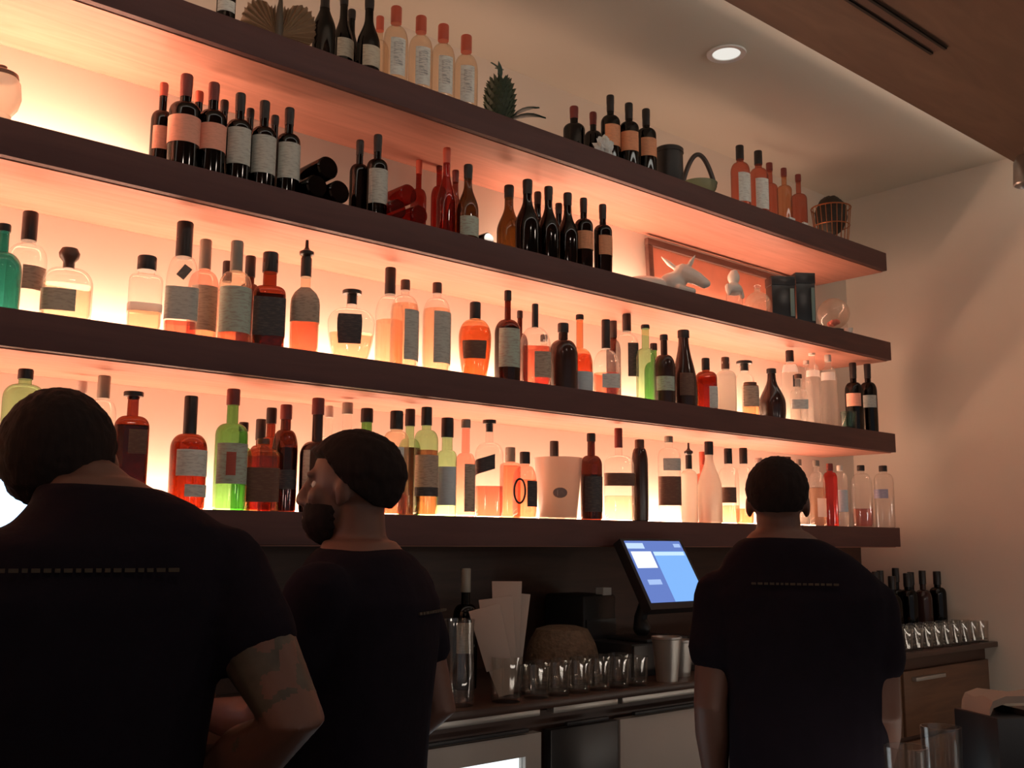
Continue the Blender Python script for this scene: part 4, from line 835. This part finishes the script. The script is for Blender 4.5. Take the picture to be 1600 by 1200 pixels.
def hair_mesh(b, M, thick, front=.55, back=-.72, rough=.006, seed=0, side=-.16):
    bmesh.ops.create_icosphere(b, subdivisions=5, radius=1.)
    for v in b.verts:
        n = v.co.copy(); y = n.y
        hl = back if y < -.55 else (back+(side-back)*(y+.55)/.65 if y < .1 else side+(front-side)*min(1, (y-.1)/.5))
        nn = noise.noise(n*9+Vector((seed, 0, 0)))*rough+noise.noise(n*26+Vector((0, seed, 0)))*rough*.5
        t = max(0, min(1, (n.z-hl)/.14)); r = Vector((.076, .097, .088)); k = thick*t*(1 if n.z > 0 else .75)+nn*t-.016*(1-t)
        v.co = M @ (Vector((0, -.012, .032))+Vector((n.x*(r.x+k), n.y*(r.y+k), n.z*(r.z+k))))
M_hair = surf('hair_dark', (.016, .010, .009), .85, var=.5, scale=90, stretch=(1, 1, .2), bump=.3, spec=.15)
M_shirt = surf('black_cotton', (.009, .0065, .011), .95, var=.25, scale=25, bump=.25, spec=.1)
M_trou = surf('black_trousers', (.02, .018, .022), .85, var=.2, scale=25)
M_shoe = surf('black_leather', (.02, .018, .017), .35)
M_skin = surf('skin', (.125, .056, .038), .55, var=.06, scale=14)
M_tat = surf('tattooed_skin', (.065, .05, .034), .55, var=.75, scale=26)
M_print = surf('faded_print', (.05, .035, .02), .8, var=.5, scale=60)
def person(label, loc, yaw, rings, head, arms, hem=.55, arm_k=1., thick=.012, tattoo=None, beard=False, backs=None, hand_n=None, legs_x=.09, neck_r=.055):
    """rings: torso sections (z, x, y, rx, ry) bottom to top; head: (centre, yaw, pitch, roll); arms: [(side, shoulder, elbow, wrist, hand direction, palm normal)]"""
    hc, hy, hp, hr = head
    M = Matrix.Translation(hc) @ Matrix.Rotation(-hy, 4, 'Z') @ Matrix.Rotation(-hp, 4, 'X') @ Matrix.Rotation(hr, 4, 'Y') @ Matrix.Scale(.94, 4)
    top = rings[-1]; zt = top[0]; nb = Vector((top[1], top[2], zt-.03)); nt_ = M @ Vector((0, -.025, -.04))
    zh = rings[0][0]
    legs = [(s, (s*legs_x, 0, zh+.02), (s*legs_x*1.15, .02, .50), (s*legs_x*1.25, -.02, .09)) for s in (-1, 1)]
    def body(b):
        loft(b, rings); head_shapes(b, M); tube(b, [nb, (nb+nt_)/2, nt_], [neck_r*1.12, neck_r, neck_r*.98], 16)
        for sd, S, E_, W_, hd, pn in arms:
            S, E_, W_ = Vector(S), Vector(E_), Vector(W_); m1 = S.lerp(E_, .5); m2 = E_.lerp(W_, .3)
            tube(b, [S, m1, E_, m2, E_.lerp(W_, .7), W_], [q*arm_k for q in (.056, .050, .041, .043, .034, .027)], 14)
            hand(b, W_, hd, pn, sd)
        for s, h_, k, a in legs:
            tube(b, [h_, Vector(h_).lerp(Vector(k), .5), k, Vector(k).lerp(Vector(a), .3), a], [.088, .078, .055, .056, .038], 14)
            ball(b, (a[0], a[1]+.05, .045), (.04, .11, .035))
    o = fused('person', body, [M_skin, M_tat], None, .0058, 3, loc, (0, 0, -yaw)); tag(o, label, 'person')
    if tattoo:
        A, Z = Vector(tattoo[0]), Vector(tattoo[1]); d = Z-A
        for p in o.data.polygons:
            u_ = (p.center-A).dot(d)/d.length_squared
            if 0 < u_ < 1 and (A+d*u_-p.center).length < .09 and noise.noise(p.center*24) > -.02: p.material_index = 1
    def shirt(b):
        loft(b, [(z, x, y, rx+thick, ry+thick) for z, x, y, rx, ry in rings[:-1]]+[(zt-.012, top[1], top[2], top[3]+.006, top[4]+.006)])
        for sd, S, E_, W_, hd, pn in arms:
            S, E_ = Vector(S), Vector(E_); tube(b, [S, S.lerp(E_, hem*.5), S.lerp(E_, hem)], [.068, .066, .067], 16)
        for v in b.verts:
            n = noise.noise(v.co*7)+.6*noise.noise(v.co*16); v.co += Vector((noise.noise(v.co*9), noise.noise(v.co*9+Vector((5, 0, 0))), 0))*.006+Vector((0, 0, n*.002))
    sh = fused('tee_shirt', shirt, M_shirt, o, .0085, 3)
    def trou(b):
        z0 = rings[0]; loft(b, [(zh-.10, 0, 0, z0[3]*.95, z0[4]*1.0), (zh-.02, z0[1], z0[2], z0[3]+.01, z0[4]+.012), (zh+.05, z0[1], z0[2], z0[3]+.008, z0[4]+.008)])
        for s, h_, k, a in legs: tube(b, [h_, Vector(h_).lerp(Vector(k), .5), k, Vector(a)+Vector((0, 0, .0))], [.10, .092, .076, .066], 14)
    fused('trousers', trou, M_trou, o, .011, 3)
    for s, h_, k, a in legs:
        def shoe(b, a=a): ball(b, (a[0], a[1]+.055, .045), (.05, .135, .045)); ball(b, (a[0], a[1]-.02, .07), (.046, .06, .06)); box(b, a[0]-.045, a[0]+.045, a[1]-.075, a[1]+.18, .002, .022, .01)
        fused('shoe', shoe, M_shoe, o, .008, 3)
    return o, M, sh
def hair(o, M, **k):
    b = B(); hair_mesh(b, M, **k); return obj('hair', b, M_hair, o)
def eyes(o, M):
    for s in (-1, 1):
        b = B(); ball(b, (s*.030, .0665, .003), (.0115, .0105, .0105), M, 14, 10); e = obj('eye', b, surf('eye_white', (.6, .56, .5), .25), o)
        b = B(); ball(b, (s*.030, .0760, .003), (.0052, .003, .0052), M, 12, 8); obj('iris', b, surf('iris_brown', (.03, .016, .01), .2), e)
def neckprint(o, z, x0, x1, y, curve, sl=0):
    """row of small faded print marks across the upper back of the shirt"""
    b = B(); x = x0; i = 0
    while x < x1:
        w_ = .006+.008*rnd.random(); box(b, x, x+w_, y(x)-.002, y(x)+.004, z+sl*x-.0025, z+sl*x+.0025); x += w_+.004
    return b
def place(hpx, dep, yaw, off):
    """root so that the head centre is seen at hpx at the given depth; off = head centre in the body's own plan"""
    p = CP+ray(*hpx)*dep; c, s = math.cos(-yaw), math.sin(-yaw)
    return Vector((p.x-(c*off[0]-s*off[1]), p.y-(s*off[0]+c*off[1]), 0)), p.z
# nearest man, at the left edge, back to the camera, head bowed
y1 = math.radians(17); off = (-.02, .115)
loc, hz = place((98, 728), 1.55, y1, off)
tor = [(.98, 0, 0, .165, .115), (1.08, 0, 0, .165, .112), (1.22, 0, 0, .176, .118), (1.36, 0, -.005, .192, .125), (1.46, 0, -.01, .202, .12), (1.53, .03, -.005, .166, .10), (1.56, .06, .005, .130, .09), (1.59, .052, .02, .098, .082), (1.613, .03, .035, .074, .070), (1.628, .018, .04, .060, .060)]
aR = (1, (.200, -.005, 1.495), (.285, -.13, 1.30), (.15, .15, 1.10), (-.55, .8, -.1), (-.6, -.3, .4)); aL = (-1, (-.197, -.005, 1.44), (-.275, -.09, 1.31), (-.15, .16, 1.22), (.55, .8, -.1), (.6, -.3, .4))
o, M, sh = person('bowed dark-haired person nearest the camera in black tee, tattooed right elbow out', loc, y1, tor, (Vector((off[0], off[1], hz)), math.radians(6), math.radians(-36), -.16), [aR, aL], tattoo=((.2, 0, 1.47), (.28, -.12, 1.31)), hem=.45, arm_k=1.12)
hair(o, M, thick=.013, front=.5, back=-.52, seed=3., rough=.003); eyes(o, M)
obj('shirt_print', neckprint(o, 1.50, -.10, .12, lambda x: -.132+.25*x*x, 0), M_print, sh)
# middle man, turned to the left, bearded
y2 = math.radians(-28); off = (0, .035)
loc, hz = place((546, 766), 2.12, y2, off)
tor = [(.96, 0, 0, .155, .112), (1.06, 0, 0, .155, .108), (1.2, 0, 0, .165, .115), (1.33, 0, -.005, .178, .122), (1.42, 0, -.01, .18, .115), (1.475, 0, -.005, .155, .095), (1.51, 0, 0, .11, .08), (1.54, 0, .008, .072, .068)]
aR = (1, (.172, -.01, 1.435), (.20, -.08, 1.19), (.15, .13, 1.05), (-.3, .9, -.1), (-.5, -.1, -.8)); aL = (-1, (-.172, -.01, 1.435), (-.20, .085, 1.21), (-.10, .30, 1.20), (.4, .9, 0), (.5, -.1, -.8))
o, M, sh = person('bearded person in black tee with head turned to the left, middle of three', loc, y2, tor, (Vector((off[0], off[1], hz)), math.radians(-16), math.radians(-6), 0), [aR, aL], hem=.46)
hair(o, M, thick=.015, front=.26, back=-.76, seed=8., rough=.003, side=-.3); eyes(o, M)
def brd(b): ball(b, (0, .036, -.062), (.062, .062, .062), M); ball(b, (0, .062, -.104), (.034, .03, .026), M)
bb = B(); bmesh.ops.create_icosphere(bb, subdivisions=4, radius=1.)
for v in bb.verts:
    n = v.co.copy(); k = 1+.05*noise.noise(n*12); q = Vector((n.x*.067*k, .034+n.y*.062*k, -.062+n.z*.062*k))
    if n.z > .45 or n.y < -.35: q = Vector((n.x*.05, .03+n.y*.05, -.066+n.z*.04))
    if n.z > -.3 and abs(n.x) < .42 and n.y > .3: q.y -= .016
    v.co = M @ q
obj('beard', bb, M_hair, o)
obj('shirt_print', neckprint(o, 1.40, -.02, .12, lambda x: -.139+.7*x*x, 0), M_print, sh)
# right man, back to the camera
y3 = math.radians(55); off = (-.052, .02)
loc, hz = place((1215, 787), 2.62, y3, off)
tor = [(.96, 0, 0, .175, .125), (1.06, 0, 0, .175, .125), (1.2, 0, 0, .178, .13), (1.33, 0, -.005, .195, .13), (1.41, -.005, -.01, .20, .12), (1.46, -.012, -.005, .18, .10), (1.51, -.03, 0, .14, .087), (1.545, -.045, .005, .095, .076), (1.57, -.05, .01, .066, .064)]
aL = (-1, (-.20, -.005, 1.405), (-.228, -.03, 1.145), (-.222, .07, .915), (0, .25, -1), (1, .2, 0)); aR = (1, (.160, -.005, 1.39), (.174, -.04, 1.14), (.176, .13, .98), (-.1, 1, -.25), (-.8, 0, -.6))
o, M, sh = person('tall person in black tee seen from behind at the right, short dark hair', loc, y3, tor, (Vector((off[0], off[1], hz)), 0, math.radians(-4), 0), [aR, aL], hem=.49)
hair(o, M, thick=.008, front=.5, back=-.68, seed=5., rough=.003, side=-.02); eyes(o, M)
obj('shirt_print', neckprint(o, 1.445, -.12, .07, lambda x: -.135+.7*(x+.02)**2, 0), M_print, sh)
# ------------------------------------------------------------------ ambient room light and added lamps
w = bpy.data.worlds.new('room_light'); SC.world = w; w.use_nodes = True
bg = w.node_tree.nodes['Background']; bg.inputs[0].default_value = (.76, .70, .72, 1); bg.inputs[1].default_value = .2
for x, y in ((.4, .5), (1.9, .7), (3.3, .9)):          # added lamps out of view above the bar, for glints and fill
    l = bpy.data.lights.new('bar_down_lamp', 'AREA'); l.shape = 'DISK'; l.size = .16; l.energy = 2.5; l.color = (1., .82, .68)
    o = bpy.data.objects.new('bar_down_lamp', l); COL.objects.link(o); o.location = (x, y, SOF-.004)
for x, y, z in ((-.7, -1.7, 1.75), (.9, -2.0, 1.7), (2.4, -1.7, 1.8), (4.0, -1.3, 1.75)):   # added lamps behind the camera, for glints and frontal fill
    l = bpy.data.lights.new('table_lamp', 'POINT'); l.energy = 7.; l.color = (1., .86, .74); l.shadow_soft_size = .07
    o = bpy.data.objects.new('table_lamp', l); COL.objects.link(o); o.location = (x, y, z)
l = bpy.data.lights.new('under_bar_lamp', 'AREA'); l.shape = 'RECTANGLE'; l.size = 2.8; l.size_y = .03; l.energy = 2.; l.color = (1., .88, .76)  # added strip lamp out of view, for glints on glasses and steel
o = bpy.data.objects.new('under_bar_lamp', l); COL.objects.link(o); o.location = (3.0, BARP.y+.09, BT-.03); o.rotation_euler = (math.radians(95), 0, 0)
SC.view_settings.exposure = 0
